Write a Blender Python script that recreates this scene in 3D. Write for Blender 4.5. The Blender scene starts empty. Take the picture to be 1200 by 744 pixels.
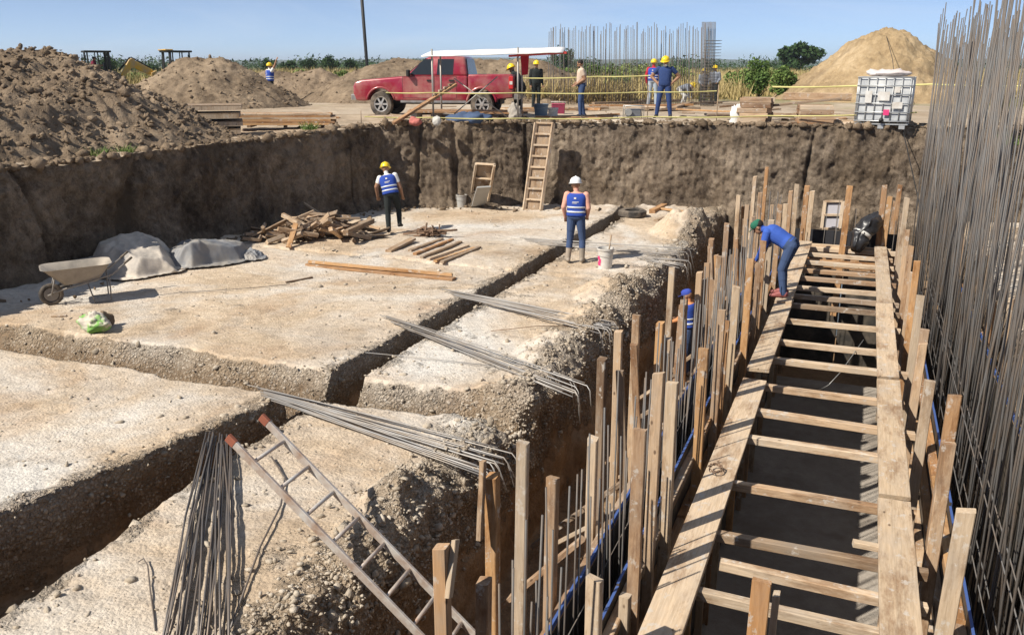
import bpy, bmesh, math, random
import numpy as np
from mathutils import Vector, Matrix

R = math.radians
scene = bpy.context.scene
random.seed(7)

# ------------------------------------------------------------------ camera
EYE = 3.85                                   # eye above the pit floor (z = 0); outer ground is z = 2.3
FPX = 1000.0                                 # focal length in photo pixels (photo is 1200 wide)
PITCH = math.atan(294 / FPX)
YAW = math.atan(421 / math.hypot(FPX, 294))
cam_d = bpy.data.cameras.new('camera')
cam_d.sensor_width = 36
cam_d.lens = 36 * FPX / 1200
cam_d.clip_end = 20000
cam_d.clip_start = 0.05
cam = bpy.data.objects.new('camera', cam_d)
cam.location = (0, 0, EYE)
cam.rotation_euler = (math.pi / 2 - PITCH, 0, YAW)
scene.collection.objects.link(cam)
scene.camera = cam

# ------------------------------------------------------------------ sky and sun
SUN_EL = R(44)
SUN_TO = (-0.59, -0.81)                      # horizontal direction towards the sun (shadows fall to +x +y)
world = bpy.data.worlds.new('World')
scene.world = world
world.use_nodes = True
wn = world.node_tree
bg = wn.nodes['Background']
sky = wn.nodes.new('ShaderNodeTexSky')
sky.sky_type = 'NISHITA'
sky.sun_disc = False
sky.sun_elevation = SUN_EL
sky.sun_rotation = math.atan2(SUN_TO[0], SUN_TO[1])
sky.air_density = 0.45
sky.dust_density = 0.0
sky.ozone_density = 3.0
sky.altitude = 1500
tc_ = wn.nodes.new('ShaderNodeTexCoord'); mp_ = wn.nodes.new('ShaderNodeMapping'); mp_.inputs['Scale'].default_value = (1.6, 1.6, 9.0)
nz_ = wn.nodes.new('ShaderNodeTexNoise'); nz_.inputs['Scale'].default_value = 1.5; nz_.inputs['Detail'].default_value = 7; nz_.inputs['Roughness'].default_value = .62; nz_.inputs['Distortion'].default_value = .8
rp_ = wn.nodes.new('ShaderNodeValToRGB'); rp_.color_ramp.elements[0].position = .45; rp_.color_ramp.elements[0].color = (.14, .14, .14, 1); rp_.color_ramp.elements[1].position = .78; rp_.color_ramp.elements[1].color = (.5, .5, .5, 1)
mx_ = wn.nodes.new('ShaderNodeMix'); mx_.data_type = 'RGBA'; mx_.inputs['B'].default_value = (6.6, 7.2, 7.8, 1)      # thin high cloud
wn.links.new(tc_.outputs['Generated'], mp_.inputs['Vector']); wn.links.new(mp_.outputs['Vector'], nz_.inputs['Vector']); wn.links.new(nz_.outputs['Fac'], rp_.inputs['Fac'])
wn.links.new(rp_.outputs['Color'], mx_.inputs['Factor']); wn.links.new(sky.outputs['Color'], mx_.inputs['A']); wn.links.new(mx_.outputs['Result'], bg.inputs['Color'])
bg.inputs['Strength'].default_value = 0.097
sun_d = bpy.data.lights.new('sun', 'SUN')
sun_d.energy = 5.0
sun_d.angle = R(0.53)
sun_d.color = (1.0, 0.93, 0.82)
sun = bpy.data.objects.new('sun', sun_d)
_h = math.hypot(*SUN_TO)
sv = Vector((SUN_TO[0] / _h * math.cos(SUN_EL), SUN_TO[1] / _h * math.cos(SUN_EL), math.sin(SUN_EL)))
sun.rotation_euler = sv.to_track_quat('Z', 'Y').to_euler()
sun.location = sv * 60
scene.collection.objects.link(sun)
scene.view_settings.view_transform = 'Standard'
scene.view_settings.look = 'None'
scene.view_settings.gamma = 1
scene.view_settings.exposure = 0.43
scene.view_settings.use_curve_mapping = False
scene.cycles.use_denoising = True
scene.cycles.max_bounces = 6
scene.cycles.diffuse_bounces = 3
scene.cycles.transparent_max_bounces = 6

# ------------------------------------------------------------------ photo pixel -> place
def ray(x, y):
    u = (x - 600) / FPX; v = -(y - 372) / FPX
    fh = math.cos(PITCH) + v * math.sin(PITCH); up = -math.sin(PITCH) + v * math.cos(PITCH)
    return Vector((u * math.cos(YAW) - fh * math.sin(YAW), u * math.sin(YAW) + fh * math.cos(YAW), up))
def at(x, y, z=0.0):
    """where the line of sight through a photo pixel meets the level z"""
    r = ray(x, y); t = (z - EYE) / r.z
    return Vector((r.x * t, r.y * t, z))
def onx(x, y, X):
    r = ray(x, y); t = X / r.x
    return Vector((X, r.y * t, EYE + r.z * t))
def ony(x, y, Y):
    r = ray(x, y); t = Y / r.y
    return Vector((r.x * t, Y, EYE + r.z * t))
def onr(x, y, d):
    """at a horizontal distance d from the camera"""
    r = ray(x, y); t = d / math.hypot(r.x, r.y)
    return Vector((r.x * t, r.y * t, EYE + r.z * t))

# ------------------------------------------------------------------ noise
def _hash(ix, iy, iz, s):
    h = (ix * 374761393 + iy * 668265263 + iz * 1274126177 + s * 974634541) & 0xffffffff
    h = ((h ^ (h >> 13)) * 1274126177) & 0xffffffff
    h = ((h ^ (h >> 16)) * 2246822519) & 0xffffffff
    return ((h ^ (h >> 15)) & 0xffffff) / float(0xffffff)
def vnoise(P, s=0):
    P = np.asarray(P, float); I = np.floor(P).astype(np.int64); f = P - I; f = f * f * (3 - 2 * f)
    out = 0
    for dx in (0, 1):
        for dy in (0, 1):
            for dz in (0, 1):
                w = (f[:, 0] if dx else 1 - f[:, 0]) * (f[:, 1] if dy else 1 - f[:, 1]) * (f[:, 2] if dz else 1 - f[:, 2])
                out = out + w * _hash(I[:, 0] + dx, I[:, 1] + dy, I[:, 2] + dz, s)
    return out * 2 - 1
def fbm(P, octaves=4, s=0, gain=0.5):
    P = np.asarray(P, float); a = 1.0; out = 0; tot = 0
    for k in range(octaves):
        out = out + a * vnoise(P * (2 ** k) + 17.3 * k, s + k); tot += a; a *= gain
    return out / tot
def lumps(P, s=0):
    """clods: distance to the nearest of scattered points, 1 on top of a clod and 0 between clods"""
    P = np.asarray(P, float); I = np.floor(P).astype(np.int64); best = np.full(len(P), 9.0)
    for dx in (-1, 0, 1):
        for dy in (-1, 0, 1):
            for dz in (-1, 0, 1):
                c = I + np.array([dx, dy, dz])
                q = np.stack([c[:, a] + _hash(c[:, 0], c[:, 1], c[:, 2], s + a) for a in range(3)], 1)
                best = np.minimum(best, ((P - q) ** 2).sum(1))
    return np.clip(1 - np.sqrt(best), 0, 1)

# ------------------------------------------------------------------ object helpers
def tag(o, label=None, cat=None, group=None, kind=None):
    if label: o['label'] = label
    if cat: o['category'] = cat
    if group: o['group'] = group
    if kind: o['kind'] = kind
    return o
def basis(o):
    m = o.matrix_basis.copy()
    if o.parent: m = basis(o.parent) @ o.matrix_parent_inverse @ m
    return m
def adopt(o, parent):
    """make o (placed in world space) a child without moving it"""
    o.parent = parent
    o.matrix_parent_inverse = basis(parent).inverted()
    return o
def empty(name, loc=(0, 0, 0), rz=0.0):
    o = bpy.data.objects.new(name, None)
    o.empty_display_size = 0.1
    scene.collection.objects.link(o)
    o.location = loc; o.rotation_euler = (0, 0, rz)
    return o
def thing(name, label, cat, loc=(0, 0, 0), rz=0.0, group=None):
    return tag(empty(name, loc, rz), label, cat, group)
def link(name, me, mat=None, parent=None, smooth=False, world_space=False):
    o = bpy.data.objects.new(name, me)
    scene.collection.objects.link(o)
    if mat is not None:
        for m in (mat if isinstance(mat, (list, tuple)) else [mat]): me.materials.append(m)
    if smooth: me.polygons.foreach_set('use_smooth', [True] * len(me.polygons))
    if parent is not None:
        if world_space: adopt(o, parent)
        else: o.parent = parent
    return o
def grid_mesh(name, P, nu, nv, flip=False):
    """P: (nu*nv,3) array, index u*nv+v"""
    me = bpy.data.meshes.new(name)
    u, v = np.meshgrid(np.arange(nu - 1), np.arange(nv - 1), indexing='ij')
    a = (u * nv + v).ravel()
    q = np.stack([a, a + nv, a + nv + 1, a + 1], 1)
    if flip: q = q[:, ::-1]
    n = len(q)
    me.vertices.add(len(P)); me.vertices.foreach_set('co', np.asarray(P, np.float32).ravel())
    me.loops.add(n * 4); me.loops.foreach_set('vertex_index', q.astype(np.int32).ravel())
    me.polygons.add(n); me.polygons.foreach_set('loop_start', np.arange(0, n * 4, 4, dtype=np.int32))
    me.update(calc_edges=True); me.validate()
    me.polygons.foreach_set('use_smooth', [True] * n)
    return me

class MB:
    """collects shapes into one mesh"""
    def __init__(s): s.v = []; s.f = []; s.m = []
    def add(s, vs, fs, mi=0, M=None):
        b = len(s.v)
        s.v += [tuple(M @ Vector(p)) if M is not None else tuple(p) for p in vs]
        s.f += [tuple(i + b for i in f) for f in fs]; s.m += [mi] * len(fs)
        return s
    def box(s, c, d, M=None, mi=0, taper=1.0):
        x, y, z = d[0] / 2, d[1] / 2, d[2] / 2
        vs = [(c[0] + a * x * (taper if e > 0 else 1), c[1] + b * y * (taper if e > 0 else 1), c[2] + e * z) for e in (-1, 1) for a, b in ((-1, -1), (1, -1), (1, 1), (-1, 1))]
        return s.add(vs, [(3, 2, 1, 0), (4, 5, 6, 7), (0, 1, 5, 4), (1, 2, 6, 5), (2, 3, 7, 6), (3, 0, 4, 7)], mi, M)
    def bar(s, p0, p1, w, h=None, mi=0, up=(0, 0, 1)):
        p0, p1 = Vector(p0), Vector(p1); h = h or w
        d = (p1 - p0).normalized(); x = d.cross(Vector(up))
        if x.length < 1e-3: x = Vector((1, 0, 0))
        x.normalize(); y = x.cross(d)
        vs = [p + x * a * w / 2 + y * b * h / 2 for p in (p0, p1) for a, b in ((-1, -1), (1, -1), (1, 1), (-1, 1))]
        return s.add(vs, [(3, 2, 1, 0), (4, 5, 6, 7), (0, 1, 5, 4), (1, 2, 6, 5), (2, 3, 7, 6), (3, 0, 4, 7)], mi)
    def tube(s, pts, r, n=8, mi=0, cap=True, squash=1.0):
        pts = [Vector(p) for p in pts]; k = len(pts)
        rs = r if isinstance(r, (list, tuple)) else [r] * k
        rings = []; px = None
        for i, p in enumerate(pts):
            d = (pts[min(i + 1, k - 1)] - pts[max(i - 1, 0)]).normalized()
            if px is None:
                px = d.cross(Vector((0, 0, 1)))
                if px.length < 1e-3: px = Vector((1, 0, 0))
            x = (px - d * px.dot(d)).normalized(); px = x; y = d.cross(x)
            rings += [p + (x * math.cos(2 * math.pi * j / n) + y * math.sin(2 * math.pi * j / n) * squash) * rs[i] for j in range(n)]
        fs = [(i * n + j, i * n + (j + 1) % n, (i + 1) * n + (j + 1) % n, (i + 1) * n + j) for i in range(k - 1) for j in range(n)]
        if cap: fs += [tuple(range(n))[::-1], tuple((k - 1) * n + j for j in range(n))]
        return s.add(rings, fs, mi)
    def lathe(s, prof, n=20, M=None, mi=0, cap=True):
        """prof: [(r,z)] bottom to top"""
        vs = [(r * math.cos(2 * math.pi * j / n), r * math.sin(2 * math.pi * j / n), z) for r, z in prof for j in range(n)]
        k = len(prof)
        fs = [(i * n + j, i * n + (j + 1) % n, (i + 1) * n + (j + 1) % n, (i + 1) * n + j) for i in range(k - 1) for j in range(n)]
        if cap: fs += [tuple(range(n))[::-1], tuple((k - 1) * n + j for j in range(n))]
        return s.add(vs, fs, mi, M)
    def prism(s, poly, t0, t1, M=None, mi=0):
        """poly [(a,b)] in the local xz plane, extruded along y from t0 to t1"""
        n = len(poly)
        vs = [(a, t0, b) for a, b in poly] + [(a, t1, b) for a, b in poly]
        fs = [tuple(range(n)), tuple(range(2 * n - 1, n - 1, -1))] + [(i, i + n, (i + 1) % n + n, (i + 1) % n)[::-1] for i in range(n)]
        fs[2:] = [f[::-1] for f in fs[2:]]
        return s.add(vs, fs, mi, M)
    def ell(s, c, r, nu=14, nv=9, M=None, mi=0, rot=None):
        vs = []; r = (r, r, r) if isinstance(r, (int, float)) else r
        for i in range(nv + 1):
            t = math.pi * i / nv
            for j in range(nu):
                a = 2 * math.pi * j / nu
                p = Vector((math.sin(t) * math.cos(a) * r[0], math.sin(t) * math.sin(a) * r[1], -math.cos(t) * r[2]))
                if rot is not None: p = rot @ p
                vs.append(p + Vector(c))
        fs = [(i * nu + j, i * nu + (j + 1) % nu, (i + 1) * nu + (j + 1) % nu, (i + 1) * nu + j) for i in range(nv) for j in range(nu)]
        return s.add(vs, fs, mi, M)
    def mesh(s, name, bevel=0.0, fix=False):
        me = bpy.data.meshes.new(name); me.from_pydata(s.v, [], s.f)
        if any(s.m): me.polygons.foreach_set('material_index', s.m)
        if bevel or fix:
            bm = bmesh.new(); bm.from_mesh(me)
            bmesh.ops.remove_doubles(bm, verts=bm.verts, dist=1e-5)
            bmesh.ops.recalc_face_normals(bm, faces=bm.faces)
            if bevel: bmesh.ops.bevel(bm, geom=[e for e in bm.edges if e.is_manifold and e.calc_face_angle(0) > 0.5], offset=bevel, segments=3 if bevel >= .04 else 1, affect='EDGES', profile=0.5)
            bm.to_mesh(me); bm.free()
        me.update(); return me
    def build(s, name, mat=None, parent=None, smooth=False, bevel=0.0, fix=False, world_space=False):
        return link(name, s.mesh(name, bevel, fix), mat, parent, smooth, world_space)
def smooth_by_angle(o, ang=35):
    me = o.data
    me.polygons.foreach_set('use_smooth', [True] * len(me.polygons))
    me.set_sharp_from_angle(angle=R(ang))
    return o

# ------------------------------------------------------------------ materials
MATS = {}
def nodemat(name, rough=0.9, spec=0.2, metal=0.0):
    m = bpy.data.materials.new(name); m.use_nodes = True
    nt = m.node_tree; b = nt.nodes['Principled BSDF']
    b.inputs['Roughness'].default_value = rough
    b.inputs['Specular IOR Level'].default_value = spec
    b.inputs['Metallic'].default_value = metal
    MATS[name] = m
    return m, nt, b
class G:
    """a little node-graph writer"""
    def __init__(s, nt): s.nt = nt
    def n(s, t, **kw):
        x = s.nt.nodes.new(t)
        for k, v in kw.items(): setattr(x, k, v)
        return x
    def l(s, a, b): s.nt.links.new(a, b)
    def coord(s, kind='Position', scale=(1, 1, 1), rnd=0.0):
        if kind == 'Position': src = s.n('ShaderNodeNewGeometry').outputs['Position']
        else: src = s.n('ShaderNodeTexCoord').outputs['Object']
        mp = s.n('ShaderNodeMapping'); mp.inputs['Scale'].default_value = scale; s.l(src, mp.inputs['Vector'])
        out = mp.outputs['Vector']
        if rnd:
            oi = s.n('ShaderNodeObjectInfo'); mu = s.n('ShaderNodeVectorMath', operation='MULTIPLY_ADD')
            s.l(out, mu.inputs[2]); mu.inputs[1].default_value = (rnd, rnd * 1.7, rnd * .6)
            s.l(oi.outputs['Random'], mu.inputs[0]); out = mu.outputs[0]
        return out
    def noise(s, vec, scale=1.0, detail=4, rough=0.55, dist=0.0):
        x = s.n('ShaderNodeTexNoise'); x.inputs['Scale'].default_value = scale; x.inputs['Detail'].default_value = detail
        x.inputs['Roughness'].default_value = rough; x.inputs['Distortion'].default_value = dist; s.l(vec, x.inputs['Vector'])
        return x.outputs['Fac']
    def voro(s, vec, scale=1.0, feature='F1', out='Distance', rnd=1.0):
        x = s.n('ShaderNodeTexVoronoi', feature=feature); x.inputs['Scale'].default_value = scale; x.inputs['Randomness'].default_value = rnd
        s.l(vec, x.inputs['Vector']); return x.outputs[out]
    def ramp(s, fac, stops, interp='LINEAR'):
        x = s.n('ShaderNodeValToRGB'); cr = x.color_ramp; cr.interpolation = interp
        while len(cr.elements) < len(stops): cr.elements.new(0.5)
        for e, (p, c) in zip(cr.elements, stops):
            e.position = p; e.color = (*c, 1) if isinstance(c, (tuple, list)) else (c, c, c, 1)
        s.l(fac, x.inputs['Fac']); return x.outputs['Color']
    def mix(s, fac, a, b, blend='MIX'):
        x = s.n('ShaderNodeMix', data_type='RGBA', blend_type=blend)
        for sock, v in ((x.inputs['Factor'], fac), (x.inputs['A'], a), (x.inputs['B'], b)):
            if hasattr(v, 'is_linked'): s.l(v, sock)
            elif isinstance(v, (int, float)): sock.default_value = v
            else: sock.default_value = (*v, 1)
        return x.outputs['Result']
    def math(s, op, a, b=0.0):
        x = s.n('ShaderNodeMath', operation=op)
        for sock, v in ((x.inputs[0], a), (x.inputs[1], b)):
            if hasattr(v, 'is_linked'): s.l(v, sock)
            else: sock.default_value = v
        return x.outputs[0]
    def bump(s, h, strength=0.5, dist=0.02, prev=None):
        x = s.n('ShaderNodeBump'); x.inputs['Strength'].default_value = strength; x.inputs['Distance'].default_value = dist
        s.l(h, x.inputs['Height'])
        if prev is not None: s.l(prev, x.inputs['Normal'])
        return x.outputs['Normal']
def plain(name, col, rough=0.6, spec=0.3, metal=0.0, var=0.12, scale=6.0, bump=0.0, dirt=None, dirt_amt=0.5, coat=0.0):
    """one colour with wear: mottled value, optional dust colour"""
    m, nt, b = nodemat(name, rough, spec, metal); g = G(nt)
    c = g.coord('Object', rnd=30)
    n = g.noise(c, scale, 5, .6)
    col_o = g.mix(n, tuple(x * (1 - var) for x in col), tuple(min(1, x * (1 + var)) for x in col))
    if dirt is not None:
        n2 = g.ramp(g.noise(c, scale * .45, 6, .65), [(.5 - dirt_amt * .3, 0.0), (.78 - dirt_amt * .2, 1.0)])
        col_o = g.mix(n2, col_o, dirt)
        b.inputs['Roughness'].default_value = rough
    g.l(col_o, b.inputs['Base Color'])
    if bump: g.l(g.bump(g.noise(c, scale * 5, 4), bump, .01), b.inputs['Normal'])
    if coat:
        b.inputs['Coat Weight'].default_value = coat; b.inputs['Coat Roughness'].default_value = .15
    return m
def soil(name, stops, patch=None, scale=1.0, rough=0.95, b1=0.5, b2=0.5, pebble=0.0, streak=1.0, strata_shade=None, field=None, broken=False, tooth=False):
    """earth: three scales of mottling, crumb relief and optional pebbles"""
    m, nt, b = nodemat(name, rough, 0.1); g = G(nt)
    c = g.coord('Position', (scale, scale, scale * streak))
    big = g.noise(c, .55, 6, .62, .4); mid = g.noise(c, 4.5, 6, .7); fine = g.noise(c, 38, 4, .7)
    f = g.math('ADD', g.math('MULTIPLY', big, .5), g.math('ADD', g.math('MULTIPLY', mid, .35), g.math('MULTIPLY', fine, .15)))
    col = g.ramp(f, stops)
    if patch is not None:
        for colr, sc, lo, hi, amt in patch:
            k = g.ramp(g.noise(c, sc, 6, .6, .6), [(lo, 0.0), (hi, amt)])
            col = g.mix(k, col, colr)
    if strata_shade is not None:                    # browner earth layer below a level, darkened further to paint in trench shade
        sx = g.n('ShaderNodeSeparateXYZ'); g.l(g.n('ShaderNodeNewGeometry').outputs['Position'], sx.inputs[0])
        zz = g.math('ADD', sx.outputs['Z'], g.math('MULTIPLY', g.math('SUBTRACT', mid, .5), .35))
        k = g.ramp(g.math('MULTIPLY', zz, -1.0), [(strata_shade[1], 0.0), (strata_shade[2], 1.0)])
        col = g.mix(k, col, g.mix(1.0, col, strata_shade[0], 'MULTIPLY'))
    if field is not None:                     # dry grassland beyond the site
        ps = g.n('ShaderNodeNewGeometry').outputs['Position']
        dv = g.n('ShaderNodeVectorMath', operation='DISTANCE'); g.l(ps, dv.inputs[0]); dv.inputs[1].default_value = (-5, 12, 2.3)
        k = g.ramp(g.math('ADD', g.math('MULTIPLY', dv.outputs['Value'], .01), g.math('MULTIPLY', g.math('SUBTRACT', big, .5), .25)), [(.26, 0.0), (.33, 1.0)])
        fc = g.mix(g.noise(ps, .02, 5), field[0], field[1])
        col = g.mix(k, col, fc)
    speck = g.ramp(g.voro(c, 26), [(.08, 1.0), (.2, 0.0)])
    col = g.mix(g.math('MULTIPLY', speck, .35), col, tuple(x * .45 for x in stops[0][1]))
    if pebble:
        pc = g.voro(c, 17, out='Color'); pv = g.ramp(pc, [(0, .55), (1, 1.35)])
        col = g.mix(pebble, col, g.mix(1.0, col, pv, 'MULTIPLY'))
    g.l(col, b.inputs['Base Color'])
    n1 = g.bump(g.noise(c, 9, 8, .72), b1, .06)
    h2 = g.math('ADD', fine, g.math('MULTIPLY', g.math('SUBTRACT', 1.0, g.voro(c, 30)), .6 + pebble))
    if tooth:
        ct = g.coord('Position', (1, 1, .4)); n1 = g.bump(g.noise(ct, 13, 6, .75, .4), 1.0, .09, n1)
    nrm_ = g.bump(h2, b2, .014, n1)
    if broken:                                # exposed aggregate where the mesh says the slab is broken
        at_ = g.n('ShaderNodeAttribute', attribute_name='broken')
        bk = g.ramp(g.math('ADD', at_.outputs['Fac'], g.math('ADD', g.math('MULTIPLY', g.math('SUBTRACT', mid, .5), 1.8), g.math('MULTIPLY', g.math('SUBTRACT', g.noise(c, 1.3, 3), .5), 2.2))), [(.45, 0.0), (.85, 1.0)])
        wv = g.n('ShaderNodeVectorMath', operation='ADD'); g.l(c, wv.inputs[0])
        nn = g.n('ShaderNodeTexNoise'); nn.inputs['Scale'].default_value = 9; g.l(c, nn.inputs['Vector'])
        sc_ = g.n('ShaderNodeVectorMath', operation='SCALE'); sc_.inputs['Scale'].default_value = .05; g.l(nn.outputs['Color'], sc_.inputs[0]); g.l(sc_.outputs[0], wv.inputs[1])
        v1 = g.voro(wv.outputs[0], 27); v2 = g.voro(wv.outputs[0], 60); vc = g.voro(wv.outputs[0], 27, out='Color')
        tone = g.ramp(vc, [(.1, (.20, .16, .115)), (.45, (.40, .33, .25)), (.75, (.58, .52, .44)), (.95, (.68, .64, .58))])
        tone = g.mix(g.ramp(v1, [(.28, 0.0), (.55, .85)]), tone, (.15, .11, .075))
        tone = g.mix(.5, tone, col)
        g.l(g.mix(bk, col, tone), b.inputs['Base Color'])
        hh = g.math('MULTIPLY', g.math('ADD', g.math('SUBTRACT', 1.0, v1), g.math('MULTIPLY', g.math('SUBTRACT', 1.0, v2), .45)), bk)
        nrm_ = g.bump(hh, .9, .05, nrm_)
    g.l(nrm_, b.inputs['Normal'])
    return m
def wood(name, cols, grey=(.33, .28, .23), grey_amt=.45, rough=.85, grain=.5):
    """sawn timber: grain along local z, each piece its own tone (Object Info)"""
    m, nt, b = nodemat(name, rough, 0.15); g = G(nt)
    oi = g.n('ShaderNodeObjectInfo')
    k = len(cols)
    tone = g.ramp(oi.outputs['Random'], [((i + .5) / k, c) for i, c in enumerate(cols)])
    c = g.coord('Object', (1, 1, .07), 40)
    gr = g.noise(c, 60, 5, .6, .5); gr2 = g.noise(c, 14, 4, .6, 1.2)
    col = g.mix(g.ramp(gr, [(.3, 0.0), (.7, 1.0)]), g.mix(1.0, tone, (.62, .58, .54), 'MULTIPLY'), tone)
    col = g.mix(g.ramp(gr2, [(.35, 0.0), (.7, .5)]), col, g.mix(1.0, tone, (1.18, 1.1, 1.0), 'MULTIPLY'))
    c2 = g.coord('Object', (1, 1, .45), 23)
    col = g.mix(g.ramp(g.noise(c2, 5, 6, .7), [(.45, 0.0), (.72, grey_amt)]), col, grey)
    st_ = g.ramp(g.noise(g.coord('Object', (1, 1, .3), 71), 3.2, 6, .75), [(.49, 0.0), (.63, .85)])
    col = g.mix(st_, col, g.mix(1.0, col, (.50, .40, .33), 'MULTIPLY'))
    spl = g.ramp(g.noise(g.coord('Object', (1, 1, .8), 57), 9, 5, .7), [(.58, 0.0), (.64, .7)])
    col = g.mix(spl, col, (.52, .48, .43))
    knots = g.ramp(g.voro(g.coord('Object', (1, 1, .55), 11), 7), [(.05, 1.0), (.1, 0.0)])
    col = g.mix(g.math('MULTIPLY', knots, .8), col, (.09, .055, .035))
    g.l(col, b.inputs['Base Color'])
    g.l(g.bump(gr, grain, .006), b.inputs['Normal'])
    return m

SLAB = soil('slab_soil', [(.37, (.33, .25, .175)), (.5, (.51, .40, .285)), (.62, (.63, .52, .395))],
            patch=[((.64, .61, .56), .33, .43, .64, .9), ((.40, .27, .17), .7, .52, .72, .6), ((.27, .22, .17), 1.9, .60, .74, .55)], b1=.5, b2=.65, pebble=.35, strata_shade=((.50, .41, .32), .10, .34), broken=True)
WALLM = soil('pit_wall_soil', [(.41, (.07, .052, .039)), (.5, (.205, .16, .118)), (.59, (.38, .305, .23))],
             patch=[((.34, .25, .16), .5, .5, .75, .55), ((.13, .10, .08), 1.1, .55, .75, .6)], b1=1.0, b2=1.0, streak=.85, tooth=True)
GROUND = soil('ground_soil', [(.36, (.20, .15, .10)), (.5, (.38, .295, .21)), (.63, (.50, .41, .30))],
              patch=[((.58, .50, .40), .12, .45, .66, .8)], b1=.7, b2=.6, field=((.27, .22, .10), (.14, .16, .06)))
CLOD = soil('clod_soil', [(.36, (.10, .073, .048)), (.5, (.235, .175, .12)), (.63, (.37, .285, .20))], b1=.9, b2=.9)
BROWN = soil('brown_clod_soil', [(.38, (.095, .068, .046)), (.5, (.22, .165, .112)), (.62, (.34, .26, .18))], b1=.8, b2=.9)
SAND = soil('sand', [(.38, (.24, .17, .095)), (.5, (.37, .27, .155)), (.61, (.49, .375, .235))], patch=[((.20, .145, .09), .35, .5, .66, .8)], b1=.9, b2=.7)
STONE = soil('stone', [(.36, (.27, .22, .165)), (.5, (.44, .375, .295)), (.63, (.60, .535, .45))], scale=2.5, b1=.4, b2=.3)
CONC = soil('corridor_concrete', [(.36, (.27, .235, .20)), (.5, (.36, .32, .275)), (.63, (.44, .40, .35))], patch=[((.20, .17, .14), .8, .5, .7, .7)], b1=.35, b2=.3)
WOOD = wood('formwork_timber', [(.44, .30, .19), (.33, .22, .145), (.55, .41, .28), (.47, .29, .16), (.38, .30, .23), (.58, .43, .29)], grey_amt=.6)
PINE = wood('orange_pine', [(.46, .26, .125), (.55, .34, .17), (.40, .24, .13)], grey_amt=.35)
PALE = wood('pale_plank', [(.62, .50, .37), (.56, .44, .31), (.50, .41, .31)], grey=(.40, .34, .28), grey_amt=.6)
OLDW = wood('old_timber', [(.30, .22, .15), (.36, .27, .19), (.25, .19, .14), (.42, .31, .21)], grey=(.24, .21, .18), grey_amt=.7)
STEEL = plain('rebar_steel', (.135, .13, .126), .6, .35, .2, .25, 5, .2, dirt=(.16, .115, .08), dirt_amt=.22)
RUST = plain('rusty_steel', (.21, .135, .09), .7, .3, .3, .3, 9, .2)

# ================================================================== the setting
GZ = 2.3
DEEP = -3.45                               # floor of the corridor between the forms
TR = -1.6                                    # bottom of the deep trench
RIM = [(-14.1, 0.9), (-14.0, 5), (-13.85, 10), (-13.75, 13), (-13.45, 16.6), (-12.6, 21.2), (-8.25, 23.05), (-3.9, 23.95), (0, 24.35), (4.4, 24.8), (4.5, 14), (4.5, 0.9)]
def rim_samples():
    pts = []; n = len(RIM)
    for i in range(n):
        a, b = Vector((*RIM[i], 0)), Vector((*RIM[(i + 1) % n], 0))
        seen = 1 <= i <= 8
        k = max(2, int((b - a).length / (0.045 if seen else 0.3)))
        pts += [(a.lerp(b, j / k), (b - a).normalized()) for j in range(k)]
    return pts
RS = rim_samples()
NP = len(RS)
rp = np.array([p[0][:2] for p in RS]); rd = np.array([p[1][:2] for p in RS])
for _ in range(2):                            # ease the corners
    rp = (np.roll(rp, 1, 0) + rp * 2 + np.roll(rp, -1, 0)) / 4
    rd = (np.roll(rd, 1, 0) + rd * 2 + np.roll(rd, -1, 0)) / 4
rd /= np.linalg.norm(rd, axis=1)[:, None]
rn = np.stack([-rd[:, 1], rd[:, 0]], 1)       # outward normal (the rim runs clockwise seen from above)
PC = np.array([-5.0, 12.0])
if ((rp - PC) * rn).sum(1).mean() < 0: rn = -rn
def ground_z(x, y):
    """level of the outer ground"""
    x = np.asarray(x, float); y = np.asarray(y, float)
    left = np.clip((-11.8 - x) / 2.0, 0, 1) * np.clip((24 - y) / 5, 0, 1)
    return GZ - 0.22 * left
S = np.concatenate([[0], np.cumsum(np.linalg.norm(np.diff(rp, axis=0), axis=1))])
NV = 52
rows = []
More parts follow.
